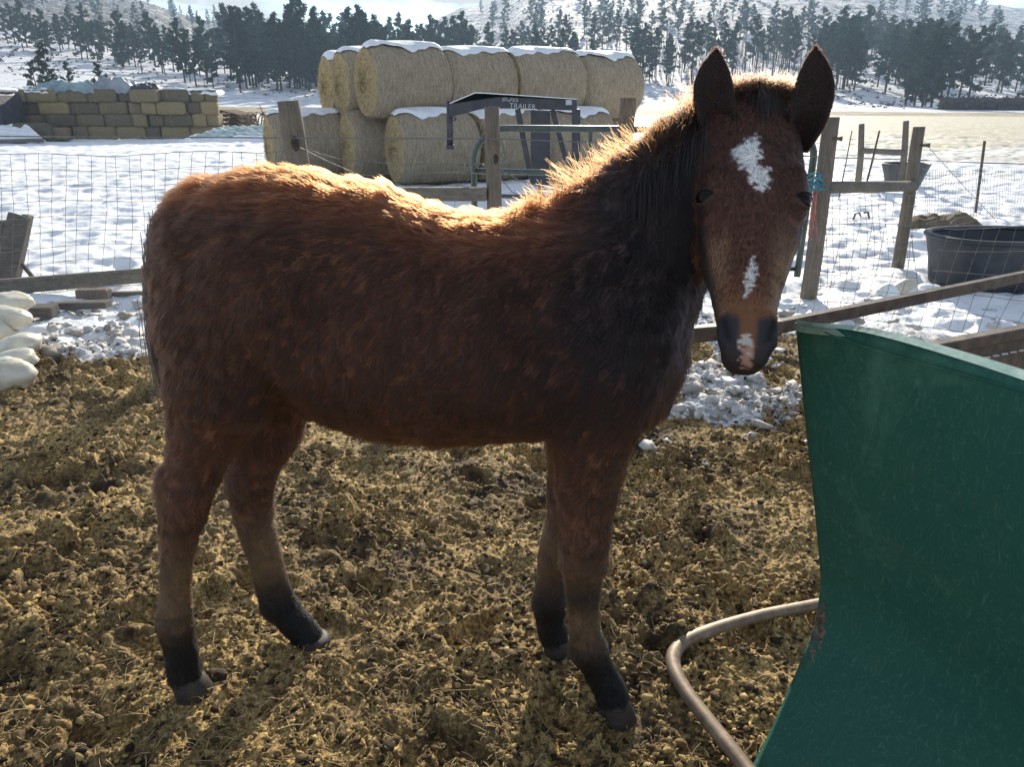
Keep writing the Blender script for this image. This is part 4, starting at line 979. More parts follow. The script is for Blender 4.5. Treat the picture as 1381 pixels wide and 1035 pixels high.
# ---------------------------------------------------------------- fence posts
def base_at(px, Y):
    b = Wy(px, 0, Y); zc = Y*CT+HC*ST; x = (px-690.5)/1000*zc; return np.array([x, Y, float(ground_z(np.array([x]), np.array([Y]))[0])])
PA = post('wooden_post', 'thick grey wooden post with a dark knot, rising behind the foal\'s rump', base_at(428, 5.72), Wy(390, 136, 5.72), .083, POSTW, 'wooden fence posts', .80)
PB = post('wooden_post', 'pale round wooden post standing before the pipe gate and the steel gooseneck', base_at(668, 6.15), Wy(664, 144, 6.15), .060, POSTW, 'wooden fence posts', .72)
PC = post('wooden_post', 'brown wooden post between the pipe gate and the foal\'s mane', base_at(830, 6.2), Wy(848, 132, 6.2), .066, simple('brown_post', (.10, .07, .05), (.30, .22, .16), 10, .85, .6, .006, stretch=(9, 9, 1)), 'wooden fence posts', .66)
PD = post('wooden_post', 'leaning grey post just right of the foal\'s face, twine tied round it', base_at(1092, 5.78), Wy(1122, 158, 5.83), .060, POSTW, 'wooden fence posts')
PE = post('wooden_post', 'wooden post behind the near rubber tub, right end of the cross beam', base_at(1211, 6.62), Wy(1240, 171, 6.68), .050, POSTW, 'wooden fence posts')
# cross beam D-E
br = thing('cross_beam', 'horizontal round beam joining the two right-hand gate posts', 'beam', tuple(Wy(1115, 253, 5.78))); mb = MB()
mb.tube([np.zeros(3), Wy(1175, 252, 6.2)-Wy(1115, 253, 5.78), Wy(1233, 251, 6.60)-Wy(1115, 253, 5.78)], [.045, .046, .044], 12); mb.build('pole', RAILW, br, True)
# low beam between A and B
lb = thing('low_fence_rail', 'low squared rail running from behind the rump to the pale post', 'rail', tuple(Wy(430, 262, 5.9))); mb = MB()
mb.bar(np.zeros(3), Wy(656, 262, 6.12)-Wy(430, 262, 5.9), .06, .105, .008); mb.build('plank', RAILW, lb)
def steel_post(px_t, py_t, px_b, Y, label, w=.018, mat=None, h=None):
    b = base_at(px_b, Y); tp = Wy(px_t, py_t, Y); t = thing('steel_post', label, 'fence post', tuple(b)); e = tp-b; mb = MB(); mb.bar(-e*.06, e, w*1.9, w*.5, 0, up=(0, 1, 0)); mb.bar(-e*.06+np.array([0, w*.6, 0]), e+np.array([0, w*.6, 0]), w*.5, w*1.1, 0, up=(0, 1, 0))
    mb.build('shaft', mat or RUST, t)
    mb = MB()
    for q in np.linspace(.25, .95, 9): mb.box(e*q+np.array([0, -w*.6, 0]), (w*.9, w*.7, w*.5))
    mb.build('stud', mat or RUST, t)
    return t
steel_post(1328, 190, 1316, 10.2, 'thin steel fence post alone in the snow, right of the cross-beamed posts')
def pole(name, px_t, py_t, px_b, Y, r, label, mat, cat='pole'):
    b = base_at(px_b, Y); tp = Wy(px_t, py_t, Y); t = thing(name, label, cat, tuple(b)); mb = MB(); e = tp-b; mb.tube([-e*.05, e*.5+np.array([r*.4, 0, 0]), e], [r, r*.95, r*.85], 10); mb.build('shaft', mat, t, True); return t
pole('wooden_post', 1162, 167, 1157, 13.5, .055, 'far thin wooden post left of the far feed tub', POSTW, 'fence post')
pole('wooden_post', 1222, 163, 1214, 13.3, .055, 'far thin wooden post right above the far feed tub', POSTW, 'fence post')
br = thing('cross_beam', 'thin far beam between the two far posts', 'beam', tuple(Wy(1162, 203, 13.45))); mb = MB(); mb.tube([np.zeros(3), Wy(1219, 206, 13.28)-Wy(1162, 203, 13.45)], .048, 8); mb.build('pole', RAILW, br, True)
pole('steel_rod', 1186, 176, 1166, 12.6, .018, 'slanting dark steel rod between the two far posts', RUST, 'rod')
pole('steel_rod', 1149, 176, 1131, 11.5, .009, 'thinnest faint slanting rod left of the far posts', RUST, 'rod')

# ---------------------------------------------------------------- woven wire fences
def wire_run(px_list, top_rows, bot_rows, Ys, label, spacing=.105, hn=9, shear=0.0, rad=.0017, sag=.02, twist=.012, group='woven wire fences', namew='wire_mesh', sh_top=0):
    top = np.array([Wy(p, t, y) for p, t, y in zip(px_list, top_rows, Ys)]); bot = np.array([Wy(p, t, y+.0) for p, t, y in zip(px_list, bot_rows, Ys)])
    bot[:, 2] = np.maximum(bot[:, 2], .0)
    seg = np.r_[0, np.cumsum(np.linalg.norm(np.diff(top, axis=0), axis=1))]; Lt = seg[-1]; root = thing('woven_wire_fence', label, 'wire fence', tuple(bot[0]), 0, group)
    r0 = np.array(root.location)
    def at(s, h):
        """s metres along, h 0..1 from the foot"""
        s = np.clip(s+shear*h, 0, Lt); a = np.array([np.interp(s, seg, top[:, k]) for k in range(3)]); b = np.array([np.interp(s, seg, bot[:, k]) for k in range(3)])
        w = twist*np.array([math.sin(s*7+h*5), math.sin(s*3.1+h*7), math.sin(s*5.3+h*3)]); p = b+(a-b)*h; return p+w-r0
    mb = MB(); hs_ = [0]+list(np.cumsum([1.0]*(hn-1)))
    hv = np.array(hs_)/hs_[-1]; ns = int(Lt/.06)
    for i, h in enumerate(hv):
        mb.tube([at(s, h)+np.array([0, 0, rng.normal(0, .0012)]) for s in np.linspace(0, Lt, ns)], rad*(1.35 if i in (0, len(hv)-1) else 1), 4, False)
    for s in np.arange(.03, Lt-.01, spacing):
        j = rng.normal(0, .006); mb.tube([at(s+j+rng.normal(0, .002), h) for h in np.linspace(0, 1, hn*2-1)], rad, 4, False)
    mb.build(namew, WIRE, root, True)
    mb = MB()
    for s in np.arange(.03, Lt-.01, spacing):
        for h in hv[1:-1]:
            if rng.random() < .8: mb.box(at(s, h), (.008, .006, .006))
    o = mb.build('wire_knots', WIRE, root); o['kind'] = 'stuff'
    return root
wire_run([-160, 0, 180, 360, 404], [208, 210, 208, 205, 198], [402, 398, 386, 376, 374], [5.35, 5.5, 5.6, 5.68, 5.70], 'woven wire fence on the left, running up to the thick grey post', .088, 10)
wire_run([406, 480, 560, 650], [198, 232, 240, 228], [380, 378, 372, 366], [5.74, 5.85, 5.98, 6.12], 'sagging woven wire between the thick grey post and the pale post', .12, 8, twist=.03)
wire_run([1102, 1170, 1234], [262, 262, 262], [392, 376, 366], [5.74, 6.2, 6.58], 'woven wire stretched below the cross beam', .10, 8)
wire_run([1225, 1270, 1330, 1400, 1500], [316, 308, 306, 304, 302], [476, 478, 480, 480, 480], [4.75, 4.60, 4.45, 4.30, 4.1], 'slumping woven wire in front of the near rubber tub', .085, 6, shear=.22, rad=.0019)
wire_run([1060, 1110, 1170, 1230], [300, 300, 300, 305], [470, 474, 474, 476], [4.95, 4.9, 4.85, 4.76], 'low woven wire lying before the leaning twine-tied post', .085, 7, shear=.16)
wire_run([1246, 1300, 1381, 1480], [228, 226, 224, 224], [330, 300, 292, 288], [6.7, 8.2, 10.0, 11.0], 'faint woven wire running out past the thin steel post', .11, 9, rad=.0014)
def strand_wire(pts, r, label, name='line_wire', group=None, sub=24, jit=.002, mat=WIRE):
    W = np.array([Wy(*p) for p in pts]); t = thing(name, label, 'wire', tuple(W[0]), 0, group); sg = np.linspace(0, len(W)-1, sub); mb = MB()
    P = np.stack([np.interp(sg, np.arange(len(W)), W[:, k]) for k in range(3)], 1)-W[0]+rng.normal(0, jit, (sub, 3)); mb.tube(P, r, 5, False); mb.build('strand', mat, t, True); return t
strand_wire([(-120, 182, 5.3), (20, 184, 5.5), (388, 186, 5.6), (664, 187, 6.08), (860, 194, 6.15)], .0045, 'taut top wire crossing the hay bales and both middle posts', jit=.0004)
strand_wire([(1050, 208, 5.6), (1108, 212, 5.7), (1238, 216, 6.6), (1330, 220, 5.9), (1500, 224, 5.4)], .0045, 'taut top wire passing the two right-hand gate posts', jit=.0006)
strand_wire([(405, 199, 5.6), (455, 214, 5.75), (540, 222, 5.9), (655, 220, 6.1)], .0028, 'sagging loose wire from the knotted post to the pale post')
strand_wire([(668, 225, 6.0), (700, 243, 5.9), (735, 254, 5.8), (790, 262, 5.7)], .0042, 'curling loose wire hanging off the pale post')
strand_wire([(670, 235, 6.0), (690, 258, 5.9), (715, 272, 5.85)], .0035, 'short curl of wire low on the pale post')
strand_wire([(676, 190, 6.07), (681, 205, 6.07), (677, 228, 6.07), (680, 240, 6.07)], .005, 'light twine looped down the side of the pale post', 'baling_twine')
strand_wire([(1250, 196, 6.6), (1290, 240, 6.3), (1345, 300, 5.7)], .0022, 'thin brace wire slanting down from the right-hand gate post')
strand_wire([(618, 222, 6.1), (632, 223, 6.15), (652, 221, 6.1)], .006, 'knotted pale twine on the curved end of the gate', 'baling_twine', jit=.004)
BLUE = simple('blue_twine', (.03, .16, .22), (.10, .36, .45), 30, .8); PINKT = simple('faded_red_twine', (.35, .10, .07), (.60, .26, .20), 30, .8)
# twine bundles on post D
t = thing('blue_twine', 'blue baling twine wound round the leaning post and the gate pipe', 'twine', tuple(Wy(1095, 240, 5.7))); mb = MB()
for k in range(9):
    c = Wy(1094+rng.normal(0, 3), 238+k*2.2, 5.70); P = [c+np.array([.075*math.cos(a), .07*math.sin(a), .02*math.sin(a+k)+.01*math.sin(3*a)])-np.array(t.location) for a in np.linspace(0, 6.28, 18)]; mb.tube(P, .0042, 5, False)
for k in range(7):
    a = Wy(1088+rng.normal(0, 5), 252, 5.62); b = Wy(1080+rng.normal(0, 4), rng.uniform(275, 345), 5.6); mb.tube([a-np.array(t.location), (a+b)/2+rng.normal(0, .015, 3)-np.array(t.location), b-np.array(t.location)], .004, 5, False)
mb.build('strand', BLUE, t, True)
t = thing('red_twine', 'faded red twine dangling down the leaning post', 'twine', tuple(Wy(1095, 255, 5.68))); mb = MB()
for k in range(9):
    a = Wy(1103+rng.normal(0, 4), 254, 5.66); b = Wy(1092+rng.normal(0, 6), rng.uniform(285, 330), 5.66); mb.tube([a-np.array(t.location), (a+b)/2+rng.normal(0, .018, 3)-np.array(t.location), b-np.array(t.location)], .0035, 5, False)
mb.build('strand', PINKT, t, True)
# insulators on the right posts
for (px, py, Y, lab) in ((1127, 187, 5.77, 'black wire insulator on the leaning twine-tied post'), (1246, 196, 6.62, 'black wire insulator on the post behind the near tub')):
    t = thing('wire_insulator', lab, 'insulator', tuple(Wy(px, py, Y))); mb = MB(); mb.tube([(-.03, 0, 0), (.02, 0, 0), (.045, -.005, 0)], [.012, .012, .02], 10); mb.build('knob', RUST, t, True)

# ---------------------------------------------------------------- pipe gate
g0 = Wy(640, 285, 6.45); g1 = Wy(1085, 300, 5.95)
gate = thing('pipe_gate', 'long green pipe gate with rounded corners, behind the mane and the pale post', 'gate', (float(g0[0]), float(g0[1]), 0)); go = np.array(gate.location)
dirg = (g1-g0)*np.array([1, 1, 0]); LG = np.linalg.norm(dirg); dirg /= LG
def GP(s, z): return dirg*s+np.array([0, 0, z])
ztop = Wy(720, 173, 6.42)[2]; z2 = Wy(720, 231, 6.42)[2]
P = [GP(0, .06), GP(0, ztop-.30)]+[GP(.28*(1-math.cos(a)), ztop-.28+.28*math.sin(a)) for a in np.linspace(.15, math.pi/2, 9)]+[GP(s, ztop) for s in np.linspace(.5, LG-.40, 8)]+[GP(LG-.22+.22*math.sin(a), ztop-.20+.20*math.cos(a)) for a in np.linspace(.1, math.pi/2, 8)]+[GP(LG, ztop-.4), GP(LG, .06)]
mb = MB(); mb.tube(P, .027, 14); mb.build('frame', PIPE, gate, True)
for z in (z2, z2-.20, .50, .30, .12):
    mb = MB(); mb.tube([GP(.02, z), GP(LG*.5, z-.006), GP(LG-.02, z)], .018 if z != z2 else .024, 12); mb.build('rail', PIPE, gate, True)
for s in (LG*.36, LG*.68):
    mb = MB(); mb.bar(GP(s, .1), GP(s, ztop), .03, .006, 0, up=(0, 1, 0)); mb.build('brace', PIPE, gate)
# gate latch bar stub
tub = None
# ---------------------------------------------------------------- gooseneck trailer hitch
BLK = simple('black_frame_paint', (.012, .014, .022), (.04, .044, .06), 7, .42, .2, .003, .5)
WHT = simple('white_decal', (.34, .36, .40), (.50, .52, .55), 60, .6)
gn = thing('gooseneck_trailer', 'black steel gooseneck of a trailer with white lettering, parked before the round bales', 'trailer', tuple(Wy(690, 215, 10.0)*np.array([1, 1, 0]))); gl = np.array(gn.location)
def GN(px, py, Y=10.0): return Wy(px, py, Y)-gl
def plate(mb, pts, Y, th, a=0):
    A = [GN(px, py, Y) for px, py in pts]; n = len(A); B = [p+np.array([0, th, 0]) for p in A]; V = A+B; c = len(V); V = V+[np.mean(A, 0), np.mean(B, 0)]
    T = [[c, i, (i+1) % n] for i in range(n)]+[[c+1, n+(i+1) % n, n+i] for i in range(n)]; mb.add(V, [[i, n+i, n+(i+1) % n, (i+1) % n] for i in range(n)], T, a)
mb = MB(); plate(mb, [(606, 158), (606, 139), (641, 125), (656, 126), (656, 146), (645, 148)], 9.90, .16); plate(mb, [(656, 126), (778, 134), (778, 149), (700, 146.5), (656, 146)], 9.901, .16); mb.build('neck_beam', BLK, gn)
mb = MB(); plate(mb, [(606.5, 138.6), (641, 124.2), (656, 125), (778, 133), (778, 134.2), (656, 126.2), (641, 125.6), (606.5, 140)], 9.885, .19); mb.build('snowy_edge', simple('frost', (.6, .62, .66), (.85, .86, .88), 30, .7), gn)
mb = MB(); mb.tube([GN(606.5, 136, 9.98), GN(607, 195, 9.98)], .042, 14); mb.tube([GN(607, 195, 9.98), GN(607, 201, 9.98)], [.055, .055], 14); mb.build('coupler_tube', BLK, gn, True)
mb = MB(); mb.tube([GN(612, 163, 9.9), GN(615, 160, 9.9), GN(612, 158, 9.9)], .012, 8); mb.build('coupler_pin', BLK, gn, True)
for (a, b, w) in (((698, 147), (716, 240), .07), ((777, 147), (777, 262), .10)):
    mb = MB(); mb.bar(GN(*a, 9.97), GN(*b, 9.97), w, w, .006, up=(0, 1, 0)); mb.build('upright', BLK, gn)
mb = MB(); mb.bar(GN(745, 148, 10.0), GN(763, 215, 10.0), .06, .06, .004, up=(0, 1, 0)); mb.build('diagonal_brace', BLK, gn)
mb = MB(); plate(mb, [(716, 148), (742, 149), (742, 220), (736, 248), (722, 248), (716, 215)], 9.96, .10); mb.build('jack_housing', BLK, gn)
mb = MB(); mb.tube([GN(729, 246, 10.0), GN(729, 300, 10.0)-np.array([0, 0, 0])], .035, 10)
mb.build('jack_leg', BLK, gn, True)
mb = MB(); mb.bar(GN(716, 240, 10.0), GN(860, 246, 10.2), .12, .16, .01); mb.bar(GN(716, 240, 11.6), GN(860, 246, 11.8), .12, .16, .01)
mb.bar(GN(777, 250, 10.0), GN(777, 248, 11.6), .10, .12, .01); mb.build('deck_frame', BLK, gn)
mb = MB(); mb.box(GN(767, 138, 9.88), (.075, .006, .06)); mb.build('reflector', WHT, gn)
for k, (px, py) in enumerate(((800, 262), (830, 264))):
    c = GN(px, py, 10.2)*np.array([1, 1, 0])+np.array([0, 0, .32]); mb = MB(); th = np.linspace(0, 2*math.pi, 33); mb.tube([c+np.array([.27*math.cos(a), 0, .27*math.sin(a)]) for a in th], .085, 12, False); mb.build('tyre', simple('tyre_rubber', (.015, .015, .016), (.04, .04, .04), 40, .9), gn, True)
def lettering(txt, px, py, Y, size, parent, mat, loc0, tilt=0):
    cu = bpy.data.curves.new('lettering', 'FONT'); cu.body = txt; cu.size = size; cu.extrude = .002; cu.space_character = 1.05
    o0 = bpy.data.objects.new('t', cu); COL.objects.link(o0); bpy.context.view_layer.update(); me = bpy.data.meshes.new_from_object(o0.evaluated_get(bpy.context.evaluated_depsgraph_get())); bpy.data.objects.remove(o0); me.materials.clear(); me.materials.append(mat); o = bpy.data.objects.new('lettering', me); COL.objects.link(o); o.parent = parent; o.location = Wy(px, py, Y)-loc0; o.rotation_euler = (R(90), tilt, 0); return o
lettering('BOSS', 677, 136.0, 9.893, .085, gn, WHT, gl, R(3)); lettering('TRAILER', 687, 145.6, 9.893, .085, gn, WHT, gl, R(3))

# ---------------------------------------------------------------- round bales
m = Mat('hay_bale_side'); v = m.coords('Object'); v2 = m.coords('Object', (14, 1.5, 1.5)); f = m.noise(v2, 3.2, 6, .75); f2 = m.noise(v, 1.6, 5, .7, 1.0)
c = m.ramp(f, [(.32, (.24, .185, .12)), (.52, (.56, .455, .32)), (.7, (.74, .63, .46))]); c = m.mix(m.math('MULTIPLY', f2, .5), c, (.40, .33, .24)); c = m.mix(m.ramp(m.noise(v, 24, 6, .8), [(.32, (.55, .55, .55)), (.52, (0, 0, 0))]), c, (.22, .17, .11))
m.pbsdf(c, .9, m.bump(m.noise(v, 30, 7, .8), 1.0, .06), spec=.15); BSIDE = m.m
m = Mat('hay_bale_end'); v = m.coords('Object'); f = m.noise(v, 12, 6, .75, 1.5); c = m.ramp(f, [(.25, (.22, .155, .075)), (.55, (.50, .38, .20)), (.8, (.70, .57, .33))])
m.pbsdf(c, .9, m.bump(f, 1.0, .04), spec=.15); BEND = m.m
m = Mat('settled_snow'); v = m.coords('Object'); m.pbsdf(m.ramp(m.noise(v, 6, 4), [(.3, (.72, .74, .77)), (.7, (.86, .88, .90))]), .6, m.bump(m.noise(v, 14, 5), .5, .02), spec=.3); SNOWM = m.m
BR = .66
WISP = crumb_mat('hay_wisp', (.22, .165, .09), (.46, .36, .21), (.72, .60, .38), .7)
def bale_proto(seed, L=1.42, snow=True):
    r_ = np.random.default_rng(seed); n, k = 96, 30; V = []; xs = np.linspace(-L/2, L/2, k)
    for i, x_ in enumerate(xs):
        e = abs(x_)/(L/2); rr = BR*(1-.12*max(0, (e-.72)/.28)**2.2)
        for j in range(n):
            a = 2*math.pi*j/n; q = rr*(1+.018*math.sin(2*a+seed)+.012*math.sin(5*a+seed*2+x_*3)+.010*math.sin(x_*11+seed)+.006*r_.normal()); z = math.sin(a)*q; z = max(z, -BR*.90)*(.975); V.append([x_, math.cos(a)*q, z])
    side = (np.array(V), [[i*n+j, i*n+(j+1) % n, (i+1)*n+(j+1) % n, (i+1)*n+j] for i in range(k-1) for j in range(n)])
    ends = []
    for sg, i0 in ((-1, 0), (1, k-1)):
        ring = np.array(V[i0*n:(i0+1)*n]); VV = [ring]; cx = ring.mean(0); m_ = 7
        for q in range(1, m_+1):
            f = 1-q/m_; rg = cx+(ring-cx)*f; rg[:, 0] += sg*(.05*(1-f**2)+.012*r_.normal(0, 1, n)*(f > .1)); VV.append(rg)
        VV = np.vstack(VV); Q = [[q*n+j, q*n+(j+1) % n, (q+1)*n+(j+1) % n, (q+1)*n+j] for q in range(m_) for j in range(n)]; Q = [t[::-1] if sg < 0 else t for t in Q]; ends.append((VV, Q))
    sn = None
    if snow:
        xs2 = np.linspace(-L/2-.01, L/2+.01, 22); ns = 22; VV = []
        for i, x_ in enumerate(xs2):
            for j in range(ns):
                q = -1+2*j/(ns-1); w = .46*(.80+.24*math.sin(x_*4+seed)+.16*math.sin(x_*9+q*2+seed*3)+.10*math.sin(x_*21+seed)); a = math.pi/2-q*w*1.25; e = max(0, 1-abs(x_)/(L/2+.01)); th = .045*(1-q*q)**.6*min(1, e*5)**.5+.004; rr = BR*1.012*(1-.09*max(0, (abs(x_)/(L/2)-.80)/.20)**2.2)+th*(1+.25*math.sin(x_*6+q*5+seed)); VV.append([x_, math.cos(a)*rr, math.sin(a)*rr*.975])
        sn = (np.array(VV), [[i*ns+j, (i+1)*ns+j, (i+1)*ns+j+1, i*ns+j+1] for i in range(21) for j in range(ns-1)])
    return side, ends, sn
def wisps(pts, nrm, n, lo, hi, w, r_):
    i = r_.integers(0, len(pts), n); P = pts[i]; N = nrm[i]; d = N*r_.uniform(.15, .8, (n, 1))+r_.normal(0, .6, (n, 3))+np.array([0, 0, -.35]); d /= np.linalg.norm(d, axis=1)[:, None]; L = r_.uniform(lo, hi, (n, 1)); s = np.cross(d, r_.normal(0, 1, (n, 3))); s /= np.linalg.norm(s, axis=1)[:, None]; s2 = np.cross(d, s)
    V = np.stack([P+s*w, P-s*w*.5+s2*w*.9, P-s*w*.5-s2*w*.9, P+d*L+np.array([0, 0, -.25])*L*L*8], 1).reshape(-1, 3); b = (np.arange(n)*4)[:, None]
    return V, np.concatenate([b+np.array([[0, 1, 3]]), b+np.array([[1, 2, 3]]), b+np.array([[2, 0, 3]])])
BP = [bale_proto(s) for s in (1, 2, 3)]; _bs = {}
AX = np.array([math.cos(R(27)), math.sin(R(27)), 0]); PX = np.array([-AX[1], AX[0], 0])
def round_bale(p, k, snow, label, rz=None, group='round hay bales'):
    rz = R(27)+rng.normal(0, .055) if rz is None else rz; t = thing('round_bale', label, 'hay bale', tuple(p), rz, group); side, ends, sn = BP[k]
    if (k, 's') not in _bs:
        mb = MB(); mb.add(*side); _bs[(k, 's')] = mb.build('wrapped_side', BSIDE, t, True)
        for e in (0, 1): mb = MB(); mb.add(*ends[e]); _bs[(k, e)] = mb.build('cut_end', BEND, t, True)
        r_ = np.random.default_rng(k+50); sv = side[0]; ev = np.vstack([ends[0][0], ends[1][0]]); pp = np.vstack([sv, ev, ev]); nn = np.vstack([sv*np.array([0, 1, 1]), ev*np.array([1, 0, 0]), ev*np.array([1, 0, 0])]); nn = nn/(np.linalg.norm(nn, axis=1)[:, None]+1e-6); W_, T_ = wisps(pp, nn, 5200, .02, .085, .0022, r_); _bs[(k, 'w')] = mesh_np('loose_hay', W_, T_, WISP, t, False, {'rnd': np.repeat(r_.random(5200), 4)}); _bs[(k, 'w')]['kind'] = 'stuff'
    else:
        for q in ('s', 0, 1, 'w'): o = _bs[(k, q)].copy(); COL.objects.link(o); o.parent = t
    if snow:
        if (k, 'n') not in _bs: mb = MB(); mb.add(*sn); _bs[(k, 'n')] = mb.build('snow_cap', SNOWM, t, True)
        else: o = _bs[(k, 'n')].copy(); COL.objects.link(o); o.parent = t
    return t
O0 = np.array([-2.62, 14.15, 0]); ZB, ZT = BR*.90, BR*.90+1.10
R0 = O0+AX*.72
tops = ['front left bale of the top layer, its yellow end facing left', 'second bale of the top layer from its front left end, capped in snow', 'third bale of the top layer, right above the trailer\'s reflector', 'rightmost bale of the top layer, under bare wooded slope']
for i in range(4): round_bale(R0+AX*1.42*i+PX*[0, .10, -.03, .06][i]+np.array([0, 0, ZT+[0, -.04, -.02, -.05][i]]), i % 3, True, tops[i])
round_bale(R0-AX*.10+PX*1.30+np.array([0, 0, ZT-.02]), 1, True, 'top bale just behind the front left one, half hidden'); round_bale(R0-AX*.05+PX*2.60+np.array([0, 0, ZT-.03]), 2, True, 'leftmost top bale, only a narrow yellow strip seen')
lowl = ['front bottom bale with snow on top, left of the pale post', 'front bottom bale half hidden by the gooseneck and the gate', 'front bottom bale right of the trailer\'s upright']
for i in range(3): round_bale(R0+AX*(1.47*i+.28)-PX*.62+np.array([0, 0, ZB]), (i+1) % 3, True, lowl[i])
round_bale(R0-AX*.22+PX*.68+np.array([0, 0, ZB]), 2, False, 'bottom bale showing its ragged yellow end under the front left bale'); round_bale(R0-AX*.30+PX*1.98+np.array([0, 0, ZB]), 0, False, 'bottom bale at the left corner under the narrow strip of top bale')
for i in range(1, 4): round_bale(R0+AX*1.47*i+PX*.68+np.array([0, 0, ZB]), i % 3, False, 'bottom bale deep in the stack behind the gate')
rb = Wy(412, 180, 15.3); round_bale(np.array([rb[0], 15.3, ZB-.02]), 1, True, 'single round bale on the ground left of the stack, behind the knotted post', R(24))

# ---------------------------------------------------------------- wall of small square bales
m = Mat('square_bale_hay'); v = m.coords('Object'); v2 = m.coords('Object', (1.5, 3, 12)); f = m.noise(v2, 6, 6, .7); oi = m.n('ShaderNodeObjectInfo')
c = m.ramp(f, [(.25, (.11, .092, .058)), (.55, (.23, .19, .118)), (.8, (.36, .30, .18))]); h = m.n('ShaderNodeHueSaturation'); m.l(c, h.inputs['Color']); m.l(m.math('ADD', m.math('MULTIPLY', oi.outputs['Random'], .9), .6), h.inputs['Value']); m.l(m.math('ADD', m.math('MULTIPLY', oi.outputs['Random'], .5), .7), h.inputs['Saturation'])
m.pbsdf(h.outputs[0], .9, m.bump(m.noise(v, 34, 6, .75), 1.0, .04), spec=.1); SQH = m.m
def sq_mesh(seed, d):
    r_ = np.random.default_rng(seed); n = (11, 6, 6); V = []; idx = {}; Q = []
    def vid(i, j, k):
        if (i, j, k) not in idx:
            p = np.array([i/n[0]-.5, j/n[1]-.5, k/n[2]-.5])*2; e = np.abs(p); p2 = p*(1-.045*np.array([max(e[1], e[2])**6, max(e[0], e[2])**6, max(e[0], e[1])**6])-.03*(np.sort(e)[1]**8)); bulge = 1-.05*(abs(math.sin((p[0]+1)*math.pi*1.5)) < .25)
            p2[1:] *= bulge; idx[(i, j, k)] = len(V); V.append(p2*np.array(d)/2+r_.normal(0, .008, 3))
        return idx[(i, j, k)]
    for i in range(n[0]):
        for j in range(n[1]):
            Q += [[vid(i, j, 0), vid(i, j+1, 0), vid(i+1, j+1, 0), vid(i+1, j, 0)], [vid(i, j, n[2]), vid(i+1, j, n[2]), vid(i+1, j+1, n[2]), vid(i, j+1, n[2])]]
    for i in range(n[0]):
        for k in range(n[2]):
            Q += [[vid(i, 0, k), vid(i+1, 0, k), vid(i+1, 0, k+1), vid(i, 0, k+1)], [vid(i, n[1], k), vid(i, n[1], k+1), vid(i+1, n[1], k+1), vid(i+1, n[1], k)]]
    for j in range(n[1]):
        for k in range(n[2]):
            Q += [[vid(0, j, k), vid(0, j, k+1), vid(0, j+1, k+1), vid(0, j+1, k)], [vid(n[0], j, k), vid(n[0], j+1, k), vid(n[0], j+1, k+1), vid(n[0], j, k+1)]]
    return np.array(V), np.array(Q)
TWN = simple('bale_twine', (.30, .24, .12), (.5, .42, .24), 20, .8)
sqp = []
for s in range(4):
    V, Q = sq_mesh(s, (1.06, .55, .50)); sqp.append((V, Q))
_sq = {}
ORD = ['first', 'second', 'third', 'fourth', 'fifth', 'sixth', 'seventh', 'eighth', 'ninth', 'tenth', 'eleventh']
COURSE = ['bottom course', 'second lowest course', 'second highest course', 'top course']
def square_bale(p, rz, k, label, tint=1.0, end=False, group='square hay bales of the wall', sc=(1, 1, 1)):
    o = None
    if k not in _sq:
        o = mesh_np('square_bale', sqp[k][0], sqp[k][1], SQH, None, True); _sq[k] = o; tw = MB()
        for x_ in (-.22,):
            tw.tube([(x_, -.272, -.24), (x_, -.272, .245), (x_, .272, .245)], .006, 5, False)
        c = tw.build('twine', TWN, o, True); _sq[(k, 't')] = c
    else:
        o = _sq[k].copy(); COL.objects.link(o); c = _sq[(k, 't')].copy(); COL.objects.link(c); c.parent = o
    o.location = tuple(p); o.rotation_euler = (0, 0, rz); o.scale = sc; tag(o, label, 'hay bale', group); return o
YW = 30.0; wl = Wy(20, 187, YW); wr = Wy(300, 187, YW+1.5); wd = (wr-wl)*np.array([1, 1, 0]); WL = np.linalg.norm(wd); wd /= WL; wa = math.atan2(wd[1], wd[0]); wp = np.array([-wd[1], wd[0], 0])
zw = float(terrain(wl[0], wl[1])); htop = Wy(150, 121, 30.8)[2]
ch = (htop-zw)/4
for c in range(4):
    s = .05+(.18 if c % 2 else 0); i = 0
    while s < WL-.45:
        k = int(rng.integers(0, 4)); endon = rng.random() < .38; w = .56 if endon else 1.07
        last = s+w > WL-.35; w0 = w; w = WL-s if last else w
        pos = wl+wd*(s+w/2)+np.array([0, 0, zw-wl[2]+ch*(c+.5)])+wp*((.25 if endon else 0)+rng.normal(0, .11))
        look = ('end-on ' if endon else '')+'bale'
        square_bale(pos, wa+(math.pi/2 if endon else 0)+rng.normal(0, .05), k, '%s, %s from the left in the wall\'s %s' % (look, ORD[i] if i < 11 else str(i+1)+'th', COURSE[c]), sc=((1.02 if endon else 1.02*w/w0), (w/w0 if endon else 1), ch/.5*rng.uniform(1.0, 1.14))); s += w-.02; i += 1
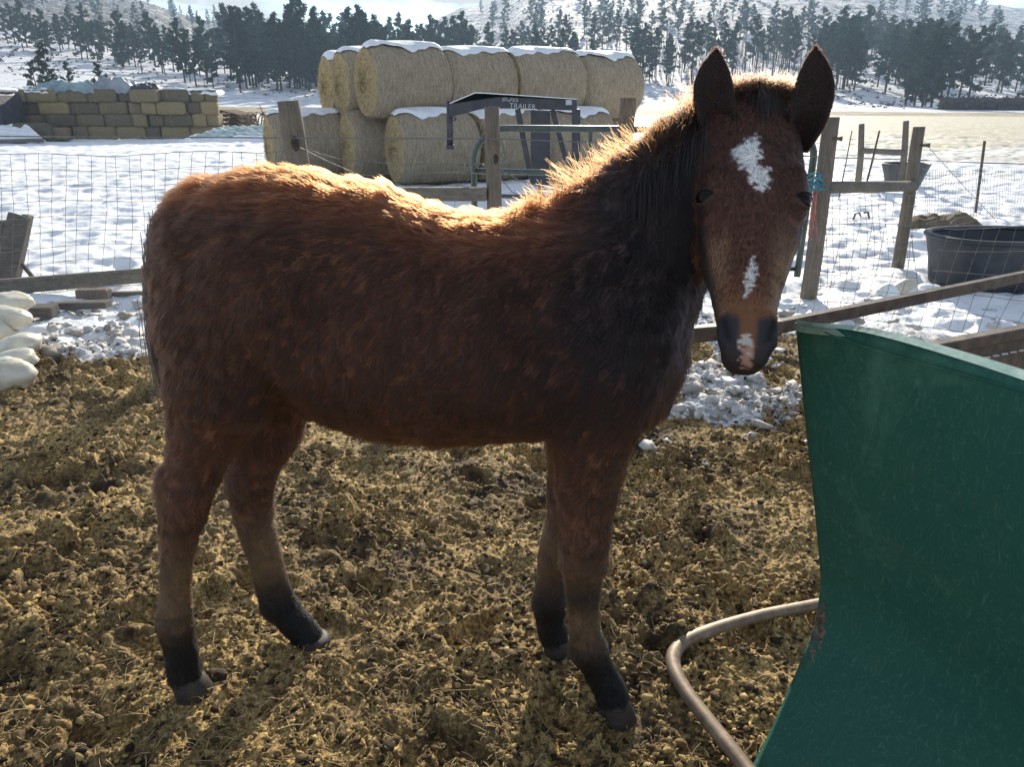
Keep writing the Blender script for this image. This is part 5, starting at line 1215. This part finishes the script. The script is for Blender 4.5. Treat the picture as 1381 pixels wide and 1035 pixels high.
# behind the face row: the rest of the stack, seen only from the side
for j, s in enumerate(np.arange(.6, WL-.5, 1.1)):
    pass
q = Wy(45, 172, 28.6); square_bale((q[0], 28.6, zw+.33), wa+.15, 2, 'big pale bale pulled out before the left end of the wall', group=None, sc=(1.15, 1.3, 1.25))
q = Wy(79, 177, 29.0); square_bale((q[0], 29.0, zw+.25), wa, 1, 'small dark bale standing beside the pulled-out pale bale', group=None, sc=(.65, 1, .9))
DARKT = simple('dark_tarp', (.03, .032, .045), (.09, .09, .11), 5, .5, .6, .05); TARP = simple('blue_green_tarp', (.12, .20, .22), (.34, .44, .46), 2, .45, .6, .06)
def drape(name, corners, label, mat, h=.12, n=26, cat='tarp', seed=0, fold=1.0):
    """a cover lying over a heap: four ground-plan corners with heights"""
    c = np.array(corners, float); t = c.mean(0); V = []; r0 = t
    for i in range(n):
        for j in range(n):
            a, b = i/(n-1), j/(n-1); p = (1-a)*((1-b)*c[0]+b*c[1])+a*((1-b)*c[3]+b*c[2]); e = min(a, 1-a, b, 1-b); z = h*min(1, e*5)*(.6+.4*math.sin(a*9+seed)*math.sin(b*7+seed*2))+fold*.05*math.sin(a*23+b*11+seed)+fold*.03*math.sin(b*41+seed)-(.10 if e < .02 else 0); V.append(p+np.array([0, 0, z])-r0)
    V = np.array(V); B = V-np.array([0, 0, .012]); m_ = n*n; Q = [[i*n+j, (i+1)*n+j, (i+1)*n+j+1, i*n+j+1] for i in range(n-1) for j in range(n-1)]; Q2 = [[m_+a for a in q[::-1]] for q in Q]
    o = mesh_np(name, np.vstack([V, B]), np.array(Q+Q2), mat, None, True); o.location = tuple(t); return tag(o, label, cat)
def wall_pt(s, back, z): return wl*np.array([1, 1, 0])+wd*s+wp*back+np.array([0, 0, z])
drape('tarp', [wall_pt(.9, -.25, htop+.03), wall_pt(3.2, -.25, htop+.03), wall_pt(3.2, 1.3, htop+.05), wall_pt(.9, 1.3, htop+.05)], 'blue-green tarp bunched on the left part of the bale wall', TARP, .28, seed=1)
drape('tarp', [wall_pt(2.9, -.15, htop+.04), wall_pt(4.6, -.15, htop+.02), wall_pt(4.6, 1.2, htop+.05), wall_pt(2.9, 1.2, htop+.05)], 'grey-blue peaked tarp in the middle of the bale wall top', simple('grey_blue_tarp', (.16, .19, .23), (.36, .40, .44), 2, .5, .6, .05), .42, seed=3)
drape('tarp', [wall_pt(4.4, -.2, htop+.05), wall_pt(5.5, -.2, htop+.03), wall_pt(5.5, 1.2, htop+.05), wall_pt(4.4, 1.2, htop+.05)], 'folded black tarp at the right end of the tarps on the wall', DARKT, .22, seed=4)
drape('snow_layer', [wall_pt(5.3, -.2, htop+.0), wall_pt(WL+.1, -.2, htop-.08), wall_pt(WL+.1, 1.4, htop), wall_pt(5.3, 1.4, htop)], 'strip of snow lying on the right half of the bale wall', SNOWM, .10, seed=6, cat='snow', fold=.5)
drape('snow_layer', [wall_pt(.1, -.3, htop+.0), wall_pt(1.6, -.3, htop), wall_pt(1.6, 1.2, htop), wall_pt(.1, 1.2, htop)], 'snow on the leftmost bales of the wall', SNOWM, .12, seed=7, cat='snow', fold=.5)
lf = Wy(-18, 150, 29.0)
t = thing('covered_stack', 'dark wrapped stack with snow on top at the far left edge', 'stack', (float(lf[0]), 29.0, zw)); mb = MB(); mb.box((0, 0, .85), (1.9, 1.6, 1.7), bev=.12); mb.build('cover', DARKT, t); V_, Q_ = sq_mesh(9, (1.9, 1.6, .16)); mb = MB(); mb.add(V_+np.array([0, 0, 1.76]), Q_); mb.build('snow_cap', SNOWM, t, True)
drape('snow_drift', [Wy(-60, 189, 27.5), Wy(62, 187, 27.5), Wy(40, 168, 28.3), Wy(-60, 166, 28.3)], 'sloping snowy sheet leaning at the foot of the wall, far left', SNOWM, .02, seed=2, cat='snow', fold=.6)
t = thing('long_pole', 'long pale pole lying on snow left, before the bale wall', 'pole', tuple(Gd(-40, 196))); mb = MB(); mb.tube([np.zeros(3)+np.array([0, 0, .1]), Gd(60, 193)-Gd(-40, 196)+np.array([0, 0, .1])], .07, 10); mb.build('shaft', RAILW, t, True)
# ---------------------------------------------------------------- pallets and oddments between wall and round bales
PALW = wood_mat('pallet_wood', (.13, .09, .06), (.34, .25, .18), (2, 14, 14), 5)
pal_p = Gd(322, 183); pal_p[2] = 0
for i in range(5):
    t = thing('pallet', '%s pallet of the tipped pile right of the bale wall' % ['lowest', 'second lowest', 'middle', 'second highest', 'topmost'][i], 'pallet', (float(pal_p[0]+.02*i), float(pal_p[1]), .20+.17*i), R(-20)+rng.normal(0, .03), 'tipped pallet pile'); t.rotation_euler[1] = R(11)
    if i == 0:
        mb = MB()
        for q in np.linspace(-.5, .5, 8): mb.box((0, q, .065), (1.1, .09, .018), jit=.001)
        top_ = mb.build('deck_boards', PALW, t); mb = MB()
        for q in np.linspace(-.5, .5, 4): mb.box((0, q, -.055), (1.1, .09, .018))
        bot_ = mb.build('base_boards', PALW, t); mb = MB()
        for q in (-.5, 0, .5): mb.box((q, 0, .005), (.045, 1.1, .10))
        str_ = mb.build('stringers', PALW, t); PS = (top_, bot_, str_)
    else:
        for s in PS: o = s.copy(); COL.objects.link(o); o.parent = t
t = thing('wire_coils', 'tangled coils of old wire and branches beside the pallets', 'wire coils', tuple(Gd(352, 186))); mb = MB()
for k in range(16):
    c = np.array([rng.uniform(-.5, .75), rng.uniform(-.3, .4), rng.uniform(.25, .75)]); a0 = rng.uniform(0, 3); b0 = rng.uniform(-.6, .6); r_ = rng.uniform(.22, .42); mb.tube([c+r_*np.array([math.cos(a)*math.cos(a0), math.cos(a)*math.sin(a0)+b0*math.sin(a)*.4, math.sin(a)]) for a in np.linspace(0, 6.2, 20)], .014, 5, False)
for k in range(14): c = np.array([rng.uniform(-.5, .9), rng.uniform(-.3, .4), .1]); mb.tube([c, c+np.array([rng.normal(0, .3), 0, rng.uniform(.5, 1.15)])], [.03, .014], 5, False)
mb.build('coil', TWIG, t)
gt = Gd(325, 190); drape('tarp', [gt+np.array([-1.7, -.6, .12]), gt+np.array([1.5, -.6, .12]), gt+np.array([1.3, .9, .45]), gt+np.array([-1.2, .9, .45])], 'snowy green tarp crumpled in front of the pallets', simple('snowy_green_tarp', (.22, .34, .33), (.70, .76, .77), 3, .6, .6, .06), .12, seed=8)
drape('snow_drift', [gt+np.array([-2.1, -1.0, .0]), gt+np.array([2.1, -1.0, .0]), gt+np.array([1.9, .3, .22]), gt+np.array([-1.9, .3, .22])], 'low snowy heap of boards below the green tarp', SNOWM, .12, seed=5, cat='snow', fold=.4)

# ---------------------------------------------------------------- rubber tubs
RUB = simple('black_rubber', (.018, .022, .028), (.05, .058, .07), 6, .48, .35, .01, .45)
def tub(name, label, c, L, W, H, rz, flare=.86, mat=RUB, rim=.030):
    t = thing(name, label, 'tub', tuple(c), rz); n = 64; sec = [(0, flare), (.12, flare+.02), (.5, .92+(flare-.86)*.5), (.93, 1.0), (1.0, 1.0)]; V = []; th = np.linspace(0, 2*math.pi, n, endpoint=False)
    def ring(z, s, ins=0): return [[math.copysign(abs(math.cos(a))**.8, math.cos(a))*(L/2*s-ins), math.copysign(abs(math.sin(a))**.8, math.sin(a))*(W/2*s-ins), z] for a in th]
    for f, s in sec: V += ring(f*H, s)
    for f, s in sec[::-1]: V += ring(max(f*H, .03), s, .022)
    k = len(sec)*2; Q = [[i*n+j, i*n+(j+1) % n, (i+1)*n+(j+1) % n, (i+1)*n+j] for i in range(k-1) for j in range(n)]; V += [[0, 0, .03], [0, 0, 0]]; T = [[len(V)-2, (k-1)*n+(j+1) % n, (k-1)*n+j][::-1] for j in range(n)]+[[len(V)-1, (j+1) % n, j] for j in range(n)]
    mb = MB(); mb.add(V, Q, T); mb.build('shell', mat, t, True)
    mb = MB(); P = np.array(ring(H, 1.0, .008)+ring(H, 1.0, .008)[:1]); mb.tube(P, rim, 10, False, flat=.7); mb.build('rim', mat, t, True)
    return t
tc = Gd(1322, 372); tub('stock_tub', 'large oval black rubber stock tub behind the slumping wire, right', (tc[0]+.0, 6.05, -.01), 1.18, .80, .385, R(4))
fc_ = Gd(1206, 247); tub('stock_tub', 'small far grey tub standing between the two far posts', (fc_[0], fc_[1]-.3, 0), .76, .66, .36, 0, .74, simple('grey_tub', (.05, .055, .06), (.12, .125, .13), 6, .6), .02)
m = Mat('old_hay'); v = m.coords('Object'); m.pbsdf(m.ramp(m.noise(v, 16, 6, .75), [(.3, (.07, .05, .03)), (.7, (.30, .23, .13))]), .9, m.bump(m.noise(v, 40, 5, .7), 1, .04)); OLDH = m.m
def heap(name, c, L, W, H, rz, mat, label, cat, seed=0, kind=None, n=40, rough=.12):
    A = np.linspace(0, 2*math.pi, n, endpoint=False); Rr = np.linspace(0, 1, 16); V = []
    for r_ in Rr[1:]:
        for a in A:
            x_, y_ = r_*math.cos(a)*L/2, r_*math.sin(a)*W/2; V.append([x_, y_, 0])
    V = [[0, 0, 0]]+V; V = np.array(V); rr = np.hypot(V[:, 0]/(L/2), V[:, 1]/(W/2)); V[:, 2] = H*(1-rr**2.4)*(1+rough*2*fbm(V[:, 0]*5/max(L, .3)*L, V[:, 1]*5, 3, seed))-.02*rr; V[:, 2] += rough*.25*fbm(V[:, 0]*14, V[:, 1]*14, 3, seed+1)*H*(rr < .98)
    Q = [[1+i*n+j, 1+(i+1)*n+j, 1+(i+1)*n+(j+1) % n, 1+i*n+(j+1) % n] for i in range(14) for j in range(n)]; T = [[0, 1+j, 1+(j+1) % n] for j in range(n)]; mb = MB(); mb.add(V, Q, T)
    o = mb.build(name, mat, None, True); o.location = tuple(c); o.rotation_euler = (0, 0, rz); return tag(o, label, cat, kind=kind)
hc = Gd(1268, 306); heap('old_hay_heap', (hc[0], hc[1], -.02), 1.15, .6, .17, .05, OLDH, 'brown heap of old hay behind the near tub', 'hay heap', 3, rough=.35)
# dark thing on the snow below the beam
g_ = Gd(1160, 297); t = thing('wire_hoop', 'small dark bent hoop sticking out of the snow below the beam', 'hoop', tuple(g_)); mb = MB(); mb.tube([(-.09, 0, 0), (-.07, 0, .08), (-.03, 0, .09), (0, 0, .05)], .012, 6); mb.tube([(.03, 0, .09), (.08, 0, .10), (.11, 0, .02)], .014, 6); mb.build('loop', RUST, t, True)

# ---------------------------------------------------------------- left: board, plank frame, scrap wood, ice
bd = Gd(0, 402); t = thing('long_board', 'long grey board lying along the foot of the left fence', 'board', (float(bd[0]), float(bd[1]), .05)); b0 = np.array(t.location); mb = MB(); e = Gd(230, 384)-b0; e[2] = .03
mb.bar(np.array([-.3, -.03, -.01]), e, .05, .09, .006, jit=.003); mb.build('plank', RAILW, t)
mb = MB(); mb.bar(np.array([-.3, -.03, -.01])+np.array([0, .004, .065]), e*.93+np.array([0, .006, .052]), .045, .035, .004, jit=.003); mb.build('upper_plank', RAILW, t)
lab = ['short flat block of wood under the long board, near the ice', 'longer grey scrap plank under the long board', 'dark square block beneath the middle of the long board', 'thin yellowish slat near the foal\'s tail', 'small scrap stub at the left edge by the fence']
for k, (px, py, L, W, H, rz, mt) in enumerate([(48, 428, .28, .12, .07, .1, GREYW), (112, 418, .36, .10, .05, .12, GREYW), (128, 404, .24, .08, .07, 0, POSTW), (168, 400, .40, .05, .03, .12, RAILW), (8, 420, .22, .14, .10, .3, GREYW)]):
    p = Gd(px, py); t = thing('scrap_board', lab[k], 'scrap wood', (float(p[0]), float(p[1]), H*.5+.01), rz, 'scrap wood below the board'); mb = MB(); mb.box((0, 0, 0), (L, W, H), bev=.006, jit=.003); mb.build('block', mt, t)
fr = thing('broken_pallet', 'weathered plank frame leaning against the left fence', 'pallet', tuple(Wy(10, 400, 5.75)*np.array([1, 1, 0]))); f0 = np.array(fr.location)
def FP(px, py, Y=5.75): return Wy(px, py, Y)-f0
mb = MB(); mb.bar(FP(2, 396, 5.80), FP(27, 290, 5.95), .16, .045, .006, up=(0, 1, .3)); mb.build('upright_plank', GREYW, fr)
mb = MB(); mb.bar(FP(16, 398, 5.92), FP(38, 290, 6.05), .05, .10, .006, up=(0, 1, .3)); mb.build('side_rail', GREYW, fr)
mb = MB(); mb.bar(FP(-60, 300, 5.95), FP(20, 300, 6.0), .09, .03, .004); mb.bar(FP(-60, 345, 5.95), FP(14, 350, 5.98), .09, .03, .004); mb.build('cross_slat', GREYW, fr)
mb = MB(); mb.bar(FP(-40, 400, 5.9), FP(8, 305, 5.97), .07, .03, .004, up=(0, 1, .3)); mb.build('brace', GREYW, fr)
pp = Gd(32, 382); t = thing('scrap_stake', 'small split stakes poking out of snow right of the plank frame', 'stake', tuple(pp)); mb = MB()
mb.bar((-.05, 0, 0), (.0, 0, .16), .02, .02, .002, up=(0, 1, 0)); mb.bar((.02, 0, .16), (.12, -.02, .02), .03, .02, .002, up=(0, 1, 0)); mb.build('splinter', GREYW, t)
m = Mat('yellowed_ice'); v = m.coords('Object'); f = m.noise(v, 9, 5, .6); sp = m.ramp(m.noise(v, 45, 3), [(.66, (0, 0, 0)), (.72, (1, 1, 1))])
c = m.mix(m.math('MULTIPLY', sp, .6), m.ramp(f, [(.3, (.48, .44, .33)), (.7, (.70, .67, .57))]), (.20, .14, .08)); x = m.pbsdf(c, .38, m.bump(f, .5, .01), spec=.4); x.inputs['Subsurface Weight'].default_value = .3; x.inputs['Subsurface Radius'].default_value = (.03, .025, .015); x.inputs['Subsurface Scale'].default_value = 1.0; ICE = m.m
lab = ['topmost pale slab of ice, by the scrap wood', 'ice slab second from the top of the heap', 'flat ice slab with dark specks in the middle of the heap', 'low rounded ice slab second from the bottom', 'bottom yellowish lump of ice nearest the viewer', 'ice lump tucked at the picture\'s left edge, behind the middle slab']
for k, (px, py, L, W, H, z) in enumerate([(18, 432, .24, .22, .10, .14), (12, 452, .28, .2, .09, .12), (22, 476, .26, .24, .10, .03), (10, 494, .26, .2, .085, .01), (6, 518, .26, .22, .13, -.01), (-12, 462, .2, .2, .14, .03)]):
    p = Gd(px, py+14); n_ = 30; V, Q = uvsphere(np.zeros(3), 1.0, 30, 18); ph = rng.uniform(0, 6, 3); V = V*(1+.10*np.sin(V[:, [1]]*3+ph[0])+.09*np.sin(V[:, [0]]*4+ph[1])+.04*np.sin(V[:, [2]]*7+V[:, [0]]*5+ph[2])); nn_ = fbm(V[:, 0]*1.8+k*7, V[:, 1]*1.8+V[:, 2]*1.8, 4, k)*.13; V = V*(1+nn_[:, None]); V = np.sign(V)*np.abs(V)**.92*np.array([L/2, W/2, H*.68])
    o = mesh_np('ice_chunk', V, Q, ICE, None, True); o.location = (p[0], p[1]+.05, z+H*.5+float(ground_z(np.array([p[0]]), np.array([p[1]]))[0])*.5); o.rotation_euler = (rng.normal(0, .12), rng.normal(0, .12)-.1, rng.uniform(-.5, .5)); tag(o, lab[k], 'ice chunk', 'heap of ice slabs')
# snow lumps turned over by the tub
for k, (px, py, L, H, lb_) in enumerate([(1222, 392, .30, .10, 'yellowish rounded lump of snow in front of the tub\'s left end'), (1252, 396, .40, .09, 'blue-white snow lump touching the near tub'), (1196, 398, .22, .11, 'small snow lump left of the yellowish one')]):
    p = Gd(px, py); heap('snow_heap', (p[0], p[1], -.01), L, L*.8, H, 0, ICE if k == 0 else SNOWM, lb_, 'snow heap', k+20, rough=.12)

# ---------------------------------------------------------------- hay feeder: green sheet, steel rails, bent foot
fd = thing('hay_feeder', 'green sheet-metal hay feeder with rusty steel rails, beside the foal', 'feeder', (1.1, 1.9, 0)); f0 = np.array(fd.location)
m = Mat('worn_green_paint'); v = m.coords('Object'); f = m.noise(v, 2.4, 6, .68, .6); g = m.noise(v, 26, 6, .75, 2.0); c = m.ramp(f, [(.25, (.010, .085, .070)), (.55, (.017, .098, .070)), (.75, (.075, .20, .145))])
scr = m.ramp(m.noise(m.coords('Object', (3, 3, 1)), 14, 8, .8, 3.5), [(.54, (0, 0, 0)), (.72, (1, 1, 1))]); c = m.mix(m.math('MULTIPLY', scr, .5), c, (.17, .30, .24)); ln_ = m.ramp(m.noise(m.coords('Object', (2, 2, 9)), 30, 3, .6, 1.0), [(.68, (0, 0, 0)), (.72, (1, 1, 1))]); c = m.mix(m.math('MULTIPLY', ln_, .30), c, (.30, .42, .36)); mud_ = m.ramp(m.noise(v, 7, 6, .75), [(.58, (0, 0, 0)), (.75, (1, 1, 1))]); c = m.mix(m.math('MULTIPLY', mud_, .30), c, (.10, .12, .07))
chip = m.ramp(m.math('ADD', m.noise(v, 38, 6, .8), m.math('MULTIPLY', m.attr('worn'), .30)), [(.72, (0, 0, 0)), (.75, (1, 1, 1))]); c = m.mix(chip, c, m.ramp(m.noise(v, 60, 4, .7), [(.4, (.035, .028, .024)), (.6, (.20, .15, .11))]))
m.pbsdf(c, m.ramp(g, [(.3, (.55, .55, .55)), (.7, (.8, .8, .8))]), m.bump(g, .3, .004), spec=.28); GREEN = m.m
# the sheet: left edge and right edge as curves from the rim to the foot, bowed plan
ED = [(1074, 437, 1.36), (1079, 500, 1.362), (1084, 570, 1.365), (1090, 640, 1.37), (1096, 710, 1.375), (1102, 780, 1.372), (1098, 830, 1.35), (1082, 880, 1.325), (1062, 930, 1.295), (1040, 985, 1.265), (1012, 1042, 1.235), (985, 1100, 1.18)]
EL = np.array([Wy(a, b, c_) for a, b, c_ in ED]); EL[:, 2] = np.maximum(EL[:, 2], .0)
rim = [Wy(1074, 437, 1.3603), Wy(1090, 441, 1.3298), Wy(1113, 443, 1.2967), Wy(1150, 446, 1.2557), Wy(1190, 455, 1.2164), Wy(1250, 472, 1.1598), Wy(1320, 494, 1.0944), Wy(1385, 516, 1.0420), Wy(1520, 560, 0.9330)]
rim = np.array(rim); rim = np.vstack([rim, rim[-1]+(rim[-1]-rim[-3])/np.linalg.norm(rim[-1]-rim[-3])*.42]); nu_, nv_ = 60, 60; V = np.zeros((nu_, nv_, 3)); worn = np.zeros((nu_, nv_))
def res(P, n):
    s = np.r_[0, np.cumsum(np.linalg.norm(np.diff(P, axis=0), axis=1))]; q = np.linspace(0, s[-1], n); return np.stack([np.interp(q, s, P[:, k]) for k in range(3)], 1)
def smooth(P, it=3):
    P = P.copy()
    for _ in range(it): P[1:-1] = .25*P[:-2]+.5*P[1:-1]+.25*P[2:]
    return P
EL_ = smooth(res(EL, nv_), 4); RM = smooth(res(rim, nu_), 3)
for i in range(nu_):
    s = i/(nu_-1)
    for j in range(nv_):
        t_v = j/(nv_-1); off = EL_[j]-EL_[0]; k = s*s*(3-2*s); side = np.array([off[0]*(1-.85*k), off[1]*(1-.25*k), off[2]]); b = .05*math.sin(math.pi*t_v)*s
        V[i, j] = RM[i]+side+np.array([-b*.7, -b*.7, 0])+np.array([.006*math.sin(9*s+3*t_v), .006*math.cos(7*t_v+4*s), 0]); e_ = min(s, 1)
        worn[i, j] = max(math.exp(-((t_v-.62)/.075)**2)*math.exp(-((s-.02)/.028)**2)*1.15, .45*math.exp(-t_v/.012), .5*math.exp(-s/.008))
du = np.gradient(V, axis=0); dv = np.gradient(V, axis=1); N = np.cross(du, dv); N /= np.linalg.norm(N, axis=2)[..., None]+1e-9
if N[5, 5, 1] > 0: N = -N
th = .0025; A = (V).reshape(-1, 3)-f0; B = (V-N*2*th).reshape(-1, 3)-f0; mm = nu_*nv_; Q = []
for i in range(nu_-1):
    for j in range(nv_-1):
        a = i*nv_+j; Q += [[a, a+1, a+nv_+1, a+nv_], [mm+a, mm+a+nv_, mm+a+nv_+1, mm+a+1]]
for i in range(nu_-1): a = i*nv_; Q.append([a, a+nv_, mm+a+nv_, mm+a])
for j in range(nv_-1): Q.append([j, mm+j, mm+j+1, j+1])
mesh_np('side_sheet', np.vstack([A, B]), np.array(Q), GREEN, fd, True, {'worn': np.r_[worn.ravel(), worn.ravel()]})
# folded lip along the rim, its sun glare painted as a paler green
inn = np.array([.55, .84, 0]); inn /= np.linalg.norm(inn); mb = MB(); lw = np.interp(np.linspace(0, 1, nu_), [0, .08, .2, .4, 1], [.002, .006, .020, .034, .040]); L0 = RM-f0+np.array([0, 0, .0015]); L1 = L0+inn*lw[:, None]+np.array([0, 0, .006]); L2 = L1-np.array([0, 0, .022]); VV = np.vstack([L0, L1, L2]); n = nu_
mb.add(VV, [[i, i+1, n+i+1, n+i] for i in range(n-1)]+[[n+i, n+i+1, 2*n+i+1, 2*n+i] for i in range(n-1)]); mb.build('folded_lip', simple('sun_glare_green', (.16, .28, .22), (.42, .56, .48), 30, .45, .3, .002, .5), fd, False); fd.children[-1].data.attributes.new('worn', 'FLOAT', 'POINT')
# drooping fold line under the rim
P = np.array([Wy(1112, 447, 1.2932), Wy(1150, 462, 1.2531), Wy(1200, 478, 1.2060), Wy(1260, 494, 1.1493), Wy(1320, 510, 1.0917), Wy(1390, 530, 1.0359)])-f0; P = res(P, 20); mb = MB(); mb.tube(P+np.array([-.003, -.003, 0]), .0016, 5); mb.build('crease', GREEN, fd, True); fd.children[-1].data.attributes.new('worn', 'FLOAT', 'POINT')
# steel rails
ZR = .66
def RR(px, py, z=ZR): return Gd(px, py, z)-f0
c0 = RR(930, 451); c1 = RR(1052, 441); c2 = RR(1381, 373); e2 = c2+(c2-c1)*.5
mb = MB(); mb.bar(c0-(c1-c0)*1.0, c1, .045, .052, .005); mb.build('end_rail', RUST, fd)
mb = MB(); mb.bar(c1-(c2-c1)/np.linalg.norm(c2-c1)*.04+np.array([0, 0, .0015]), e2, .030, .048, .004, jit=.001); mb.build('far_rail', RUST, fd)
r0 = RR(1180, 485); r1 = RR(1381, 447); mb = MB(); mb.bar(r0, r1+(r1-r0)*1.0, .045, .040, .004); mb.build('near_rail', RUST, fd)
mb = MB(); pr = (r1-r0)/np.linalg.norm(r1-r0); a = r0+np.array([0, 0, -.022]); b = a+pr*1.9; cr = np.array([-.1, -.02, 0]); mb.add([a, b, b+np.array([0, -.012, -.30]), a+np.array([0, -.012, -.30]), a+np.array([0, .004, 0]), b+np.array([0, .004, 0]), b+np.array([0, -.008, -.30]), a+np.array([0, -.008, -.30])], [[0, 3, 2, 1], [4, 5, 6, 7], [3, 7, 6, 2], [0, 4, 7, 3]]); mb.build('trough_sheet', RUST, fd)
mb = MB()
for q in np.linspace(.2, 1.7, 34): mb.tube([a+pr*q+np.array([0, -.006, -.045]), a+pr*(q+.03)+np.array([0, -.010, -.046])], .004, 5)
mb.build('perforation', simple('worn_edge', (.35, .35, .36), (.6, .6, .62), 30, .5, .2, .001, .5, .3), fd)
for p in (c0-(c1-c0)*.9, e2, r1+pr*.9):
    mb = MB(); mb.box((p[0], p[1], (ZR-.05)/2-.02), (.045, .045, ZR-.05), bev=.004); mb.build('leg', RUST, fd)
# bent pipe foot
FT = [(1160, 806), (1094, 819), (1030, 831), (975, 846), (935, 860), (913, 873), (905, 888), (908, 906), (925, 936), (955, 975), (985, 1012), (1012, 1046), (1040, 1085)]
P = smooth(res(np.array([Gd(a, b, .028) for a, b in FT]), 60), 4)-f0; m = Mat('worn_pipe'); v = m.coords('Object'); f = m.noise(v, 22, 6, .7); m.pbsdf(m.ramp(f, [(.3, (.10, .07, .045)), (.55, (.21, .155, .105)), (.75, (.34, .27, .19))]), .55, m.bump(f, .3, .002), .25, .4)
P[:, 2] += .004
mb = MB(); mb.tube(P, .0195, 14, flat=.75); mb.build('foot_pipe', m.m, fd, True)
# ================================================================== haze
def haze(dens):
    me_ = MB(); me_.box((0, 250, 14), (1500, 1100, 130)); o = me_.build('haze'); m = bpy.data.materials.new('haze'); m.use_nodes = True; nt = m.node_tree; nt.nodes.clear(); ou = nt.nodes.new('ShaderNodeOutputMaterial'); vol = nt.nodes.new('ShaderNodeVolumePrincipled')
    vol.inputs['Color'].default_value = (.55, .75, 1.0, 1); vol.inputs['Density'].default_value = dens; vol.inputs['Anisotropy'].default_value = .1; nt.links.new(vol.outputs[0], ou.inputs['Volume']); o.data.materials.append(m); tag(o, 'thin cold blue haze over the far slopes', 'haze', kind='stuff'); return o
haze(.0010)
